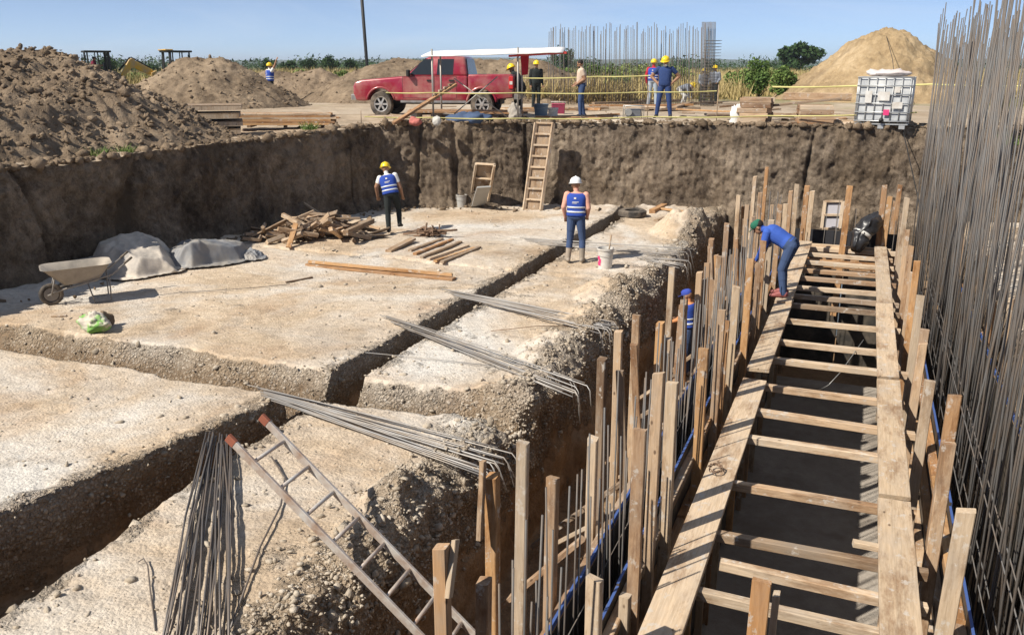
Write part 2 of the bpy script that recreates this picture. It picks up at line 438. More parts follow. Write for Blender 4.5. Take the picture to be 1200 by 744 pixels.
for v in np.concatenate([[-.74, -.5, -.25], np.linspace(-0.06, 1, NV - 3)]):
    top = ground_z(rp[:, 0], rp[:, 1])
    x3 = np.stack([S, np.full(NP, v * 2.3), np.zeros(NP)], 1)
    cl = lumps(np.stack([S * 2.6, np.full(NP, v * 5.2), np.zeros(NP)], 1), 3)
    cl2 = lumps(np.stack([S * 7.5, np.full(NP, v * 13), np.zeros(NP)], 1), 5)
    big = fbm(x3 * np.array([.55, .8, 1]), 4, 11)
    groove = np.maximum(0, vnoise(np.stack([S * 1.9, np.full(NP, v * .5), np.zeros(NP)], 1), 21) - .35) * .5
    crack = np.maximum(0, 1 - np.abs(vnoise(np.stack([S * .55, np.full(NP, v * .35), np.zeros(NP)], 1), 33)) * 18) * .16
    up = np.clip(v, 0, 1) ** 1.5
    q3 = np.stack([S * 1.7, np.full(NP, v * 3.2), np.zeros(NP)], 1)
    ridg = 1 - np.abs(fbm(q3, 5, 90, .6)) * 2.2
    ridg2 = 1 - np.abs(fbm(q3 * 3.1, 4, 95, .65)) * 2.2
    off = 0.10 * v + .16 * big - (.03 + .07 * up) * ridg - .03 * ridg2 - .015 * cl * up - .02 * cl2 * up - .055 * (1 - np.abs(fbm(np.stack([S * 4.5, np.full(NP, v * 9), np.zeros(NP)], 1), 5, 98, .7)) * 2.4) - .045 * fbm(np.stack([S * 9, np.full(NP, v * 1.6), np.zeros(NP)], 1), 3, 77) - .03 * fbm(np.stack([S * 14, np.full(NP, v * 24), np.zeros(NP)], 1), 3, 78) - .03 * np.abs(fbm(np.stack([S * 5, np.full(NP, v * 7), np.zeros(NP)], 1), 5, 79, .7)) + groove * .25 + crack - .16 * (1 - np.clip(v * 7, 0, 1)) * (v > -.1)
    off += 0.03 * np.clip((v - .9) / .1, 0, 1) ** 2
    x = rp[:, 0] + rn[:, 0] * off; y = rp[:, 1] + rn[:, 1] * off
    z = top * v + .05 * fbm(x3 * 3, 3, 40) * np.sin(math.pi * np.clip(v, 0, 1))
    if v >= .999: z = top + .05 * fbm(np.stack([S * 1.3, 0 * S, 0 * S], 1), 4, 9) + .06 * lumps(np.stack([S * 3, 0 * S, 0 * S], 1), 8)
    rows.append(np.stack([x, y, z], 1))
rim3 = rows[-1].copy()
W = np.stack(rows, 0)
W = np.concatenate([W, W[:, :1]], 1)          # close the loop
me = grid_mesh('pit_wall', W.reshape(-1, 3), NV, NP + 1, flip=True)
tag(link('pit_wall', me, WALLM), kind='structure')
# outer ground: rings spreading from the rim to the horizon
ds = [0]; step = .07
while ds[-1] < 9000:
    ds.append(ds[-1] + step); step *= 1.085
rows = [rim3]
for d in ds[1:]:
    v0 = rp - PC; r0 = np.linalg.norm(v0, axis=1)[:, None]
    base = (rim3[:, :2] * 1.0) + v0 / r0 * d
    P3 = np.concatenate([base, np.zeros((NP, 1))], 1)
    f = np.clip(d / .5, 0, 1); far = np.clip(1 - d / 60, 0, 1)
    near = np.clip(1 - d / 2.2, 0, 1)
    z = ground_z(base[:, 0], base[:, 1]) + far * (.05 * fbm(P3 * .7, 4, 2) + .035 * lumps(P3 * 3.2, 4)) + near * (.15 * lumps(P3 * 1.7, 14) * (fbm(P3 * .4, 2, 6) + .55) + .06 * lumps(P3 * 5, 15))
    z = z * f + rim3[:, 2] * (1 - f)
    rows.append(np.stack([base[:, 0], base[:, 1], z], 1))
W = np.stack(rows, 0); W = np.concatenate([W, W[:, :1]], 1)
me = grid_mesh('ground', W.reshape(-1, 3), len(rows), NP + 1, flip=True)
tag(link('ground', me, GROUND), kind='structure')

# ---- pit floor: a cross-section (x,z) swept along y, with trenches cut in and rough edges
prof = []                                     # (x, z, edge roughness, kind)
def seg(a, b, n, e0=0.0, e1=0.0):
    for i in range(n):
        t = i / n
        prof.append((a[0] + (b[0] - a[0]) * t, a[1] + (b[1] - a[1]) * t, e0 + (e1 - e0) * t))
T1L, T1R, TD = -6.22, -5.66, -0.85
seg((-14.9, 0), (-9, 0), 66); seg((-9, 0), (-6.55, 0), 40)
seg((-6.55, 0), (T1L, 0), 10, 0, .8); seg((T1L, 0), (T1L + .06, TD), 13, 1, .7); seg((T1L + .06, TD), (T1R - .05, TD), 8, .5, .5)
seg((T1R - .05, TD), (T1R, 0), 13, .5, .9); seg((T1R, 0), (-5.4, 0), 7, .7, 0); seg((-5.4, 0), (-4.3, 0), 26)
seg((-4.3, 0), (-3.85, 0), 14, .05, .3); seg((-3.85, 0), (-3.5, 0), 14, .4, 1.5); seg((-3.5, 0), (-3.34, -.22), 8, 1.8, 2.0); seg((-3.34, -.22), (-3.2, TR), 34, 1.8, .8)
seg((-3.2, TR), (-1.9, TR), 20, .5, .2); seg((-1.9, TR), (-1.55, TR), 4); seg((-1.55, TR), (-1.5, DEEP), 6); seg((-1.5, DEEP), (1.2, DEEP), 6); seg((1.2, DEEP), (1.25, TR), 5); seg((1.25, TR), (2.1, TR), 4); seg((2.1, TR), (2.5, 0.05), 16, .8, .8); seg((2.5, .05), (4.9, .1), 14)
prof.append((4.9, .1, 0))
prof = np.array(prof); NU = len(prof)
ys = np.concatenate([np.arange(.6, 3.2, .2), np.arange(3.2, 7.6, .033), np.arange(7.6, 9.1, .026), np.arange(9.1, 14.6, .045), np.arange(14.6, 16, .04), np.arange(16, 24.8, .075)])
NY = len(ys)
U, Yg = np.meshgrid(np.arange(NU), ys, indexing='ij')
X = prof[U.ravel(), 0].copy(); Z = prof[U.ravel(), 1].copy(); E = prof[U.ravel(), 2].copy(); Y = Yg.ravel().copy()
wl = np.clip((X + 9) / 2.3, 0, 1) * (X < -5.95); wr_ = np.clip((-4.6 - X) / .9, 0, 1) * (X >= -5.95)
X += wl * np.interp(Y, [3, 4.65, 7.5, 11.3, 20], [-.72, -.60, -.05, .12, .14]) + wr_ * np.interp(Y, [3, 3.5, 5.8], [.28, .22, 0])
Tl = T1L + np.interp(Y, [3, 4.65, 7.5, 11.3, 20], [-.72, -.60, -.05, .12, .14]); Tr = T1R + np.interp(Y, [3, 3.5, 5.8], [.28, .22, 0])
onslab = (X < -3.3) & (Z > -.25)
def trench_profile(y, y0, y1, depth, soft):
    """0 outside, -depth inside; the far side slopes softly"""
    a = np.clip((y - y0) / .05, 0, 1); b = np.clip((y1 - y) / soft, 0, 1)
    return -depth * np.minimum(a, b ** .8)
P0 = np.stack([X, Y, Z], 1)
wob = .16 * fbm(np.stack([X * .9, 0 * X, 0 * X], 1), 4, 50) + .05 * fbm(np.stack([X * 5, 0 * X, 0 * X], 1), 3, 51)
slope = .035 * (X + 6)                        # the cut runs slightly skew
yl = Y - wob + slope * 0
c1 = trench_profile(yl, 7.95, 8.95, .55, .42) * (X < Tl + .02)
c2 = trench_profile(yl, 8.05, 8.95, .55, .36) * ((X > Tr - .02) & (X < -3.3))
c3 = trench_profile(yl + .02 * (X + 6), 15.12, 15.32, .09, .03) * (X < -3.4) * (X > -12.4) * (vnoise(np.stack([X * 1.7, 0 * X, 0 * X], 1), 5) > -.75)
cut = c1 + c2
inc = np.clip(-cut / .1, 0, 1)
E = np.maximum(E, np.where(onslab, inc * 1.1, 0))
Z = np.where(Z > TD - .01, np.minimum(Z, np.where(X < -3.3, np.where(cut < 0, Z + cut * np.clip(1 + Z / .5, 0, 1), Z), Z)), Z)
Z = Z + np.where(onslab, c3, 0)
# surface relief
P0 = np.stack([X, Y, Z * 1.0], 1)
small = .024 * fbm(P0 * 1.1, 4, 60) + .010 * fbm(P0 * 9, 3, 61) - .03 * np.maximum(0, lumps(P0 * 2.3, 62) - .74) / .26 * (vnoise(P0 * .5, 63) > -.1) + .03 * np.maximum(0, lumps(P0 * 5.2, 64) - .62)
Z += small * (1 + .5 * np.clip(E, 0, 1))
st = lumps(P0 * 7.5, 70); st2 = lumps(P0 * 15, 71); st3 = lumps(P0 * 3.2, 72)
n1 = fbm(P0 * 1.6, 4, 80); n2 = fbm(P0 * 1.6 + 40, 4, 81)
rx = E * (.055 * n1 + .03 * (st - .4) + .014 * (st2 - .4))
edge = (X > -4.4) & (X < -2.9)
rx += np.where(edge, np.clip(E, 0, 2) * (.11 * n1 + .05 * (st3 - .3)), 0)
X += rx
Y += E * .03 * n2
Y += np.where(onslab & (inc > .02), (.07 * (st - .4) + .05 * (st3 - .4) + .025 * (st2 - .4)) * np.clip(inc, 0, 1), 0)
Z += np.clip(E, 0, 1.2) * (.06 * (st - .35) + .03 * (st2 - .35)) + np.where(edge, np.clip(E - .2, 0, 1) * (.10 * (st3 - .35) + .05 * n2) * (Z > -1.4), 0)
# rubble mounds along the broken edge
for (mx, my, mr, mh) in ((-3.75, 20.6, 1.1, .42), (-3.8, 14.2, .9, .20), (-3.75, 10.9, .7, .16), (-3.7, 8.6, .8, .12), (-3.55, 6.3, .6, .14), (-3.8, 12.6, .7, .12)):
    d = np.hypot((X - mx) * 1.25, Y - my) / mr
    Z += np.where(onslab & (d < 1), mh * (1 - d * d) * (.65 + .7 * st3 + .4 * st), 0)
# spill of dirt against the walls
spill = np.clip(1 - np.abs(X + 13.6) / .5, 0, 1) + np.clip((Y - (22.9 + .09 * X)) / .8, 0, 1)
Z += np.where(onslab, .12 * np.clip(spill, 0, 1) * (st3 + .4), 0)
me = grid_mesh('pit_floor', np.stack([X, Y, Z], 1), NU, NY)
ba = me.attributes.new('broken', 'FLOAT', 'POINT'); ba.data.foreach_set('value', np.clip(E * np.where(Z < -.45, np.clip(1.6 + Z * 1.3, .15, 1), 1), 0, 1).astype(np.float32))
tag(link('pit_floor', me, SLAB), kind='structure')
FL = np.stack([X, Y, Z], 1).reshape(NU, NY, 3)
def floor_z(x, y):
    """height of the slab near a point"""
    j = int(np.clip(np.searchsorted(ys, y), 0, NY - 1))
    col = FL[:, j]; ok = (np.abs(col[:, 0] - x) < .12) & (col[:, 2] > -.9)
    return float(col[ok][:, 2].max()) if ok.any() else 0.0
# dark concrete floor between the two wall forms
mb = MB(); mb.box((-.15, 11.8, DEEP + .04), (2.5, 17.5, .08))
tag(mb.build('footing_slab', CONC), kind='structure')

# ---- loose stones on broken edges (uncountable): one object
rs = np.random.RandomState(5)
ico = [(0, 0, 1), (.894, 0, .447), (.276, .851, .447), (-.724, .526, .447), (-.724, -.526, .447), (.276, -.851, .447), (.724, .526, -.447), (-.276, .851, -.447), (-.894, 0, -.447), (-.276, -.851, -.447), (.724, -.526, -.447), (0, 0, -1)]
icf = [(0, 1, 2), (0, 2, 3), (0, 3, 4), (0, 4, 5), (0, 5, 1), (1, 6, 2), (2, 7, 3), (3, 8, 4), (4, 9, 5), (5, 10, 1), (2, 6, 7), (3, 7, 8), (4, 8, 9), (5, 9, 10), (1, 10, 6), (11, 7, 6), (11, 8, 7), (11, 9, 8), (11, 10, 9), (11, 6, 10)]
ico = np.array(ico); icf = np.array(icf)
def rocks_mesh(name, pos, size):
    n = len(pos); V = np.repeat(ico[None], n, 0) * (1 + .28 * rs.randn(n, 12, 1)) * (1 + .3 * rs.randn(n, 1, 3)).clip(.5, 1.7)
    a = rs.rand(n) * 6.28; c, s_ = np.cos(a), np.sin(a)
    x = V[..., 0] * c[:, None] - V[..., 1] * s_[:, None]; y = V[..., 0] * s_[:, None] + V[..., 1] * c[:, None]
    V = np.stack([x, y, V[..., 2] * .75], -1) * size[:, None, None] + pos[:, None, :]
    F = (icf[None] + (np.arange(n) * 12)[:, None, None]).reshape(-1, 3)
    me = bpy.data.meshes.new(name); me.vertices.add(n * 12); me.vertices.foreach_set('co', V.astype(np.float32).ravel())
    me.loops.add(F.size); me.loops.foreach_set('vertex_index', F.astype(np.int32).ravel())
    me.polygons.add(len(F)); me.polygons.foreach_set('loop_start', np.arange(0, F.size, 3, dtype=np.int32))
    me.update(calc_edges=True); return me
Ef = np.clip(E, 0, 1.5).reshape(NU, NY); Xf = X.reshape(NU, NY); Yf = Y.reshape(NU, NY); Zf = Z.reshape(NU, NY)
wt = Ef * (Yf > 3.4) * (Yf < 22) * (Xf < -2.9) * (Zf > -1.0) * np.where((Xf > -4.4), 1.6, .8) * np.where(Zf > -.35, 1, .25)
vis = 1 / (.4 + np.hypot(Xf, Yf) / 10) ** .5
wt = (wt * vis).ravel(); wt /= wt.sum()
pick = rs.choice(len(wt), 10500, p=wt)
pos = np.stack([X[pick], Y[pick], Z[pick]], 1) + rs.randn(len(pick), 3) * .02
size = np.clip(.006 + rs.exponential(.0075, len(pick)), 0, .05)
pick2 = rs.randint(0, len(X), 5000); ok = (X[pick2] < -3.6) & (Z[pick2] > -.1) & (Y[pick2] > 3.4)
pick2 = pick2[ok]
pos = np.concatenate([pos, np.stack([X[pick2], Y[pick2], Z[pick2]], 1)]); size = np.concatenate([size, np.clip(.006 + rs.exponential(.009, len(pick2)), 0, .045)])
tag(link('gravel', rocks_mesh('gravel', pos, size), STONE), 'pale stones and gravel strewn along the broken slab edges', 'gravel', kind='stuff')
# clods on the rim and along the foot of the walls
k = rs.randint(0, NP, 5200); d = rs.exponential(.7, 5200) - .05
bx = rim3[k, 0] + rn[k, 0] * d; by = rim3[k, 1] + rn[k, 1] * d
ok = ((by > 20) | (bx < -13)) & (by > 4)
pos = np.stack([bx, by, ground_z(bx, by) + .06 * np.exp(-d)], 1)[ok]
size = np.clip(.015 + rs.exponential(.028, len(pos)), 0, .14)
k = rs.randint(0, NP, 1500); d = -np.abs(rs.exponential(.25, 1500)) - .05
bx = rp[k, 0] + rn[k, 0] * d; by = rp[k, 1] + rn[k, 1] * d; ok = ((by > 18) | (bx < -12)) & (by > 6) & (bx < -3.5)
pos = np.concatenate([pos, np.stack([bx, by, np.full(1500, .03)], 1)[ok]]); size = np.concatenate([size, np.clip(.012 + rs.exponential(.02, ok.sum()), 0, .09)])
tag(link('soil_clods', rocks_mesh('soil_clods', pos, size), CLOD), 'dark earth clods scattered along the pit rim', 'soil', kind='stuff')

# ---- heaps on the outer ground
def heap(name, label, cat, c, rx, ry, h, mat, rz=0.0, clod=1.0, peak=1.0, seed=1, n=150, ridge=None, group=None, n_clods=0, brink_cut=False):
    t = np.linspace(-1.3, 1.3, n); A, B = np.meshgrid(t, t, indexing='ij'); a, b = A.ravel(), B.ravel()
    w = np.stack([a * rx, b * ry, 0 * a], 1)
    r = np.hypot(a, b) * (1 + .16 * fbm(w * .45, 3, seed))
    if ridge: r = np.hypot(np.sign(a) * np.maximum(0, np.abs(a) - ridge) / (1 - ridge), b) * (1 + .16 * fbm(w * .45, 3, seed))
    f = np.clip(1 - r, 0, 1) ** peak
    f = f / (f * .18 + .82) if peak <= 1 else f
    z = h * f * (1 + .16 * fbm(w * .6, 3, seed + 3))
    cs, sn = math.cos(rz), math.sin(rz)
    wx, wy = c[0] + w[:, 0] * cs - w[:, 1] * sn, c[1] + w[:, 0] * sn + w[:, 1] * cs
    brink = np.interp(wy, [5, 10, 13, 16.6, 20.5], [-14.15, -14.0, -13.9, -13.65, -12.8]) - wx   # metres outside the pit edge
    if brink_cut: z *= np.clip(brink / 1.6, 0, 1) ** .7; r = np.where(brink < .0, 2.0, r)
    m = np.clip(f * 6, 0, 1) * (np.clip(brink / .5, 0, 1) if brink_cut else 1)
    z += m * clod * (.10 * (lumps(w * 1.5, seed + 5) - .4) + .13 * (lumps(w * 3.1, seed + 6) - .4) + .10 * (lumps(w * 6.5, seed + 7) - .4) - .26 * np.abs(fbm(w * 1.3, 6, seed + 8, .7)))
    z = np.where(r >= 1, -.06, z - .03)
    gx, gy = c[0] + (a * rx) * math.cos(rz), c[1] + (a * rx) * math.sin(rz)
    P = np.stack([a * rx, b * ry, z], 1)
    me = grid_mesh(name, P, n, n)
    bm = bmesh.new(); bm.from_mesh(me); bm.verts.ensure_lookup_table()
    bmesh.ops.delete(bm, geom=[bm.verts[i] for i in np.nonzero(r > 1.06)[0]], context='VERTS'); bm.to_mesh(me); bm.free()
    o = link(name, me, mat); o.location = (c[0], c[1], c[2]); o.rotation_euler = (0, 0, rz)
    if n_clods:
        i = rs.choice(np.nonzero(r < 1.02)[0], n_clods); pc = P[i] + rs.randn(n_clods, 3) * .03
        cs, sn = math.cos(rz), math.sin(rz)
        CLP.append(np.stack([c[0] + pc[:, 0] * cs - pc[:, 1] * sn, c[1] + pc[:, 0] * sn + pc[:, 1] * cs, c[2] + pc[:, 2]], 1)); CLS.append(np.clip(.014 + rs.exponential(.022, n_clods), 0, .11))
    return tag(o, label, cat, group)
CLP, CLS = [], []
hp = 'heaps of excavated earth'
heap('soil_heap', 'large dark clumpy earth heap on the brink of the shaded pit wall', 'heap', (-18.7, 14.0, 2.02), 5.9, 5.3, 2.25, CLOD, R(75), 1.15, .9, 11, 230, .25, hp, 9000, True)
p = at(232, 127, GZ); heap('soil_heap', 'brown earth heap between yellow loader and stacked formwork panels', 'heap', (p.x - .6, p.y + 1.4, GZ - .02), 4.0, 3.3, 1.95, BROWN, R(20), .8, .95, 23, 150, .15, hp, 900)
p = at(318, 117, GZ); heap('soil_heap', 'low dark earth heap behind worker with raised arm', 'heap', (p.x, p.y + 2.0, GZ - .02), 4.2, 3.0, 1.45, CLOD, R(20), .8, .95, 31, 130, .3, hp, 700)
p = at(445, 121, GZ); heap('soil_heap', 'long brown spoil ridge behind red pickup truck', 'heap', (p.x + 2.0, p.y + 4.6, GZ - .02), 8.2, 4.8, 1.9, BROWN, R(24), .9, .95, 47, 170, .42, hp, 900)
p = onr(1035, 108, 46); heap('sand_pile', 'tall conical pile of yellow sand behind water tote', 'sand pile', (p.x, p.y, GZ - .02), 5.05, 5.0, 3.75, SAND, 0.3, 1.3, 1.0, 59, 150)

tag(link('heap_clods', rocks_mesh('heap_clods', np.concatenate(CLP), np.concatenate(CLS)), CLOD), 'broken earth clods lying all over the earth heaps', 'soil', kind='stuff')

# ---- far country: low blue hills, woods on the horizon
HILL = soil('far_hills', [(.3, (.05, .075, .04)), (.55, (.085, .11, .055)), (.8, (.13, .14, .07))], scale=.01, b1=0, b2=0)
def hills(name, dist, hmin, hmax, seed, mat, a0=-75, a1=60):
    n = 260; A = np.radians(np.linspace(90 - a1, 90 - a0, n))
    rows = []
    for q in np.linspace(0, 1, 9):
        r = dist * (1 + .5 * q)
        x, y = r * np.cos(A), r * np.sin(A)
        hh = hmin + (hmax - hmin) * (fbm(np.stack([A * 5, 0 * A, 0 * A], 1), 5, seed) * .5 + .5)
        z = GZ - 1 + hh * math.sin(math.pi * min(1, q * 1.1) * .5) ** 1.4
        rows.append(np.stack([x, y, z], 1))
    tag(link(name, grid_mesh(name, np.concatenate(rows), 9, n, flip=True), mat), kind='structure')
hills('hills', 2600, 8, 48, 3, HILL)

# ================================================================== timber helpers
BR = random.Random(11)
def beam_mesh(L, w, h, rough=True, nseg=3, warp=.004, split=0.0):
    """a sawn timber along local z with knocked corners, slight bow and uneven ends"""
    ch = min(w, h) * (.08 if rough else .03)
    cs = [(-w / 2 + ch, -h / 2), (w / 2 - ch, -h / 2), (w / 2, -h / 2 + ch), (w / 2, h / 2 - ch), (w / 2 - ch, h / 2), (-w / 2 + ch, h / 2), (-w / 2, h / 2 - ch), (-w / 2, -h / 2 + ch)]
    bx, by = BR.uniform(-1, 1) * warp * L, BR.uniform(-1, 1) * warp * L
    ex, ey = BR.uniform(-.25, .25), BR.uniform(-.25, .25)
    mb = MB(); vs = []
    for i in range(nseg + 1):
        t = i / nseg; b = math.sin(math.pi * t)
        for x, y in cs:
            z = L * t + ((ex * x + ey * y) if t in (0.0, 1.0) else 0)
            vs.append((x + bx * b + BR.uniform(-1, 1) * .0015, y + by * b + BR.uniform(-1, 1) * .0015, z))
    fs = [(i * 8 + j, i * 8 + (j + 1) % 8, (i + 1) * 8 + (j + 1) % 8, (i + 1) * 8 + j) for i in range(nseg) for j in range(8)]
    fs += [tuple(range(8))[::-1], tuple(nseg * 8 + j for j in range(8))]
    mb.add(vs, fs)
    return mb.mesh('beam')
def frame_of(p0, p1, roll=0.0, flat=True):
    p0, p1 = Vector(p0), Vector(p1); d = (p1 - p0).normalized()
    x = d.cross(Vector((0, 0, 1)))
    if x.length < .05: x = Vector((1, 0, 0)) - d * d.x
    x.normalize(); y = d.cross(x)
    M = Matrix((x, y, d)).transposed().to_4x4(); M.translation = p0
    return M @ Matrix.Rotation(roll, 4, 'Z')
def beam(name, p0, p1, w, h, mat=None, parent=None, roll=0.0, label=None, cat=None, group=None, warp=.004):
    """w is the horizontal, h the upright size of a lying beam"""
    L = (Vector(p1) - Vector(p0)).length
    o = link(name, beam_mesh(L, w, h, warp=warp), mat or WOOD)
    M = frame_of(p0, p1, roll); o.matrix_world = M
    o.location = M.translation; o.rotation_euler = M.to_euler()
    if parent is not None: adopt(o, parent)
    return tag(o, label, cat, group)
def rod_obj(name, pts, r, mat, parent=None, n=6, **kw):
    mb = MB(); mb.tube(pts, r, n)
    o = mb.build(name, mat, None, True)
    if parent is not None: adopt(o, parent)
    return tag(o, **kw)

# ================================================================== wall formwork
BLUE = plain('blue_panel_edge', (.06, .11, .30), .5, .3, 0, .2, 6)
PLY = wood('plywood_face', [(.50, .34, .19), (.56, .39, .22), (.46, .30, .16)], grey=(.40, .34, .27), grey_amt=.4)
FILM_SHADE = plain('black_film_and_shade', (.035, .033, .03), .55, .3, 0, .3, 4, dirt=(.16, .13, .10), dirt_amt=.2)
RED = plain('red_spray_paint', (.55, .06, .05), .6, .2, 0, .3, 20)
WT = -0.08                                   # top of the form panels
def form_wall(label, Xp, side, y0, y1, group, zb=TR):
    """one face of the wall form: plywood panels with blue edges, walers; 'side' points away from the concrete"""
    t = thing('wall_formwork', label, 'formwork', (Xp, y0, TR), 0, group)
    y = y0
    while y < y1 - .3:
        L = min(1.22, y1 - y); dz = BR.uniform(-.03, .03)
        mb = MB(); mb.box((Xp, y + L / 2, (WT + dz + zb) / 2 + .04), (.018, L - .006, WT + dz - zb - .08))
        pn = mb.build('panel', FILM_SHADE if zb < TR else PLY, None); adopt(pn, t)  # corridor panels coloured black all over to stand for the corridor's shade
        e = MB(); e.box((Xp, y + L / 2, WT + dz + .003), (.021, L - .008, .008)); e.box((Xp - side * .0115, y + L / 2, (WT + dz) - .02), (.003, L - .008, .045))
        eb = e.build('blue_edge', BLUE, None); adopt(eb, pn)
        e = MB(); e.box((Xp - side * .0112, y + L / 2, (WT + dz + zb) / 2), (.003, L - .012, WT + dz - zb - .14))
        eb = e.build('film_face', FILM_SHADE, None); adopt(eb, pn)
        y += L
    for z, k in ((-.22, 0), (-.75, 1), (-1.3, 2)):
        y = y0
        while y < y1 - .2:
            L = min(BR.uniform(2.2, 3.2), y1 - y)
            xx = Xp + side * .055
            beam('waler', (xx, y + .01, z + BR.uniform(-.02, .02)), (xx, y + L - .01, z + BR.uniform(-.02, .02)), .085, .09, BR.choice((WOOD, WOOD, PINE)), t, warp=.002)
            y += L
    return t
XL_in, XL_out, XR_in, XR_out = -1.42, -1.74, 1.12, 1.98
FY0, FY1 = 3.3, 20.2
fg = 'plywood wall forms'
f_li = form_wall('plywood wall form with blue edge beside shadow striped walkway plank', XL_in, 1, FY0, FY1, fg, DEEP)
f_lo = form_wall('plywood wall form with blue edge facing the gravelly slab side trench', XL_out, -1, FY0, FY1, fg)
f_ri = form_wall('plywood wall form between pale walkway plank and tall rebar', XR_in, -1, FY0, FY1, fg, DEEP)
f_ro = form_wall('plywood wall form standing behind the tall rebar', XR_out, 1, FY0, FY1 + .3, fg)

def post(form, px, X, w=.09, d=.09, mat=None, zb=TR, lean=None, n_holes=True):
    top = onx(px[0], px[1], X)
    lx, ly = lean or (BR.uniform(-.035, .035), BR.uniform(-.05, .05))
    b = Vector((X - lx * .6, top.y - ly, zb))
    return beam('post', b, top, w, d, mat or BR.choice((WOOD, WOOD, WOOD, PALE, PINE)), form, BR.uniform(-.12, .12), warp=.003)
# outer row of the left wall: (pixel of the post top, distance plane)
for px, X, m in (((517, 640), -2.08, WOOD), ((577, 557), -2.12, PINE), ((613, 518), -2.14, PALE), ((648, 559), -1.93, WOOD), ((567, 680), -1.93, WOOD), ((695, 513), -1.95, PALE),
                 ((706, 420), -2.2, OLDW), ((725, 388), -2.2, WOOD), ((746, 369), -2.2, WOOD), ((774, 378), -1.95, PINE), ((783, 397), -1.93, WOOD), ((788, 313), -2.25, PALE), ((802, 351), -1.93, WOOD),
                 ((820, 319), -1.95, WOOD), ((829, 308), -1.95, WOOD), ((834, 280), -2.2, WOOD), ((866, 229), -2.25, PALE), ((885, 207), -2.2, PALE), ((899, 196), -2.1, PINE), ((876, 240), -1.95, WOOD),
                 ((852, 262), -1.95, WOOD), ((843, 300), -1.93, PALE), ((891, 226), -1.9, WOOD), ((905, 240), -1.95, WOOD), ((918, 245), -1.92, WOOD)):
    post(f_lo, px, X, .085, .085, m)
for k in range(16):
    yy = 8.2 + k * .78 + BR.uniform(-.2, .2)
    beam('post', (-1.95 + BR.uniform(-.05, .05), yy, TR), (-1.97 + BR.uniform(-.25, .1), yy + BR.uniform(-.06, .06), BR.uniform(.35, 1.1)), BR.choice((.06, .085)), .08, BR.choice((WOOD, WOOD, PINE, OLDW)), f_lo, BR.uniform(-.2, .2))
# inner row of the left wall, beside the walkway
for px, m, w in (((697, 677), PALE, .10), ((733, 697), PALE, .08), ((750, 503), WOOD, .095), ((772, 437), WOOD, .09), ((788, 448), PALE, .10), ((825, 408), PINE, .10), ((846, 363), WOOD, .09), ((851, 375), PINE, .09), ((863, 336), PALE, .095),
                 ((880, 303), PINE, .10), ((889, 308), WOOD, .085), ((895, 282), WOOD, .09), ((904, 258), PALE, .10), ((914, 240), WOOD, .09), ((921, 239), PALE, .09), ((927, 224), WOOD, .09), ((934, 216), PALE, .1), ((943, 226), WOOD, .1)):
    post(f_li, px, -1.30, w, .07, m, DEEP + .08)
# row beside the right walkway plank
for px, m, w in (((1132, 598), PALE, .12), ((1112, 519), WOOD, .105), ((1119, 463), PINE, .10), ((1090, 446), PALE, .105), ((1082, 402), WOOD, .095), ((1084, 386), WOOD, .1), ((1079, 346), PALE, .1), ((1075, 306), PINE, .09), ((1068, 288), WOOD, .09),
                 ((1064, 269), WOOD, .085), ((1063, 232), PALE, .1), ((1055, 217), PINE, .1), ((1058, 250), WOOD, .09), ((1070, 320), WOOD, .09), ((1049, 236), WOOD, .09)):
    post(f_ri, px, .93, w, .07, m, DEEP + .08)
# posts of the form behind the rebar, seen between the bars
for yy in (4.6, 5.9, 7.4, 8.6, 10.2, 11.5, 13.1, 14.6, 16.2, 18, 19.6):
    beam('post', (2.16, yy, TR), (2.16 + BR.uniform(-.03, .03), yy + BR.uniform(-.05, .05), BR.uniform(.3, 1.0)), .09, .08, BR.choice((WOOD, PALE, PINE)), f_ro)
# splintered strips nailed to two near posts
beam('splinter_strip', onx(562, 632, -2.16), onx(566, 540, -2.16), .035, .05, WOOD, f_lo)
beam('splinter_strip', onx(526, 700, -2.02), onx(534, 632, -2.02), .03, .06, PALE, f_lo)
# raking struts and ties in the slab side trench
for a, b in (((645, 640), (700, 612)), ((745, 470), (790, 440)), ((720, 560), (768, 548))):
    beam('strut', onx(a[0], a[1], -2.5), onx(b[0], b[1], -1.9), .07, .04, PALE, f_lo)
for yy in (5.0, 6.6, 8.2, 9.9, 11.6, 13.2, 15.4, 17.2):
    beam('brace', (-3.05, yy, TR + .12), (-2.0, yy + BR.uniform(-.1, .1), BR.uniform(-.6, -.3)), .07, .05, BR.choice((WOOD, OLDW)), f_lo)
# short stud with nail plate standing in the corridor
stud = thing('stud', 'short orange stud with a cleat nailed beside it under cross beams', 'timber stud', (-.1, 5.1, DEEP + .08))
a = onx(893, 680, -.28); beam('upright', (a.x, a.y, DEEP + .08), a, .11, .05, PINE, stud)
a2 = onx(910, 695, -.2); beam('cleat', (a2.x, a2.y, DEEP + .08), a2, .04, .08, PALE, stud)
a3 = onx(890, 706, -.30); beam('cleat', (a3.x - .01, a3.y - .06, DEEP + .08), a3 + Vector((0, -.06, 0)), .09, .04, WOOD, stud)

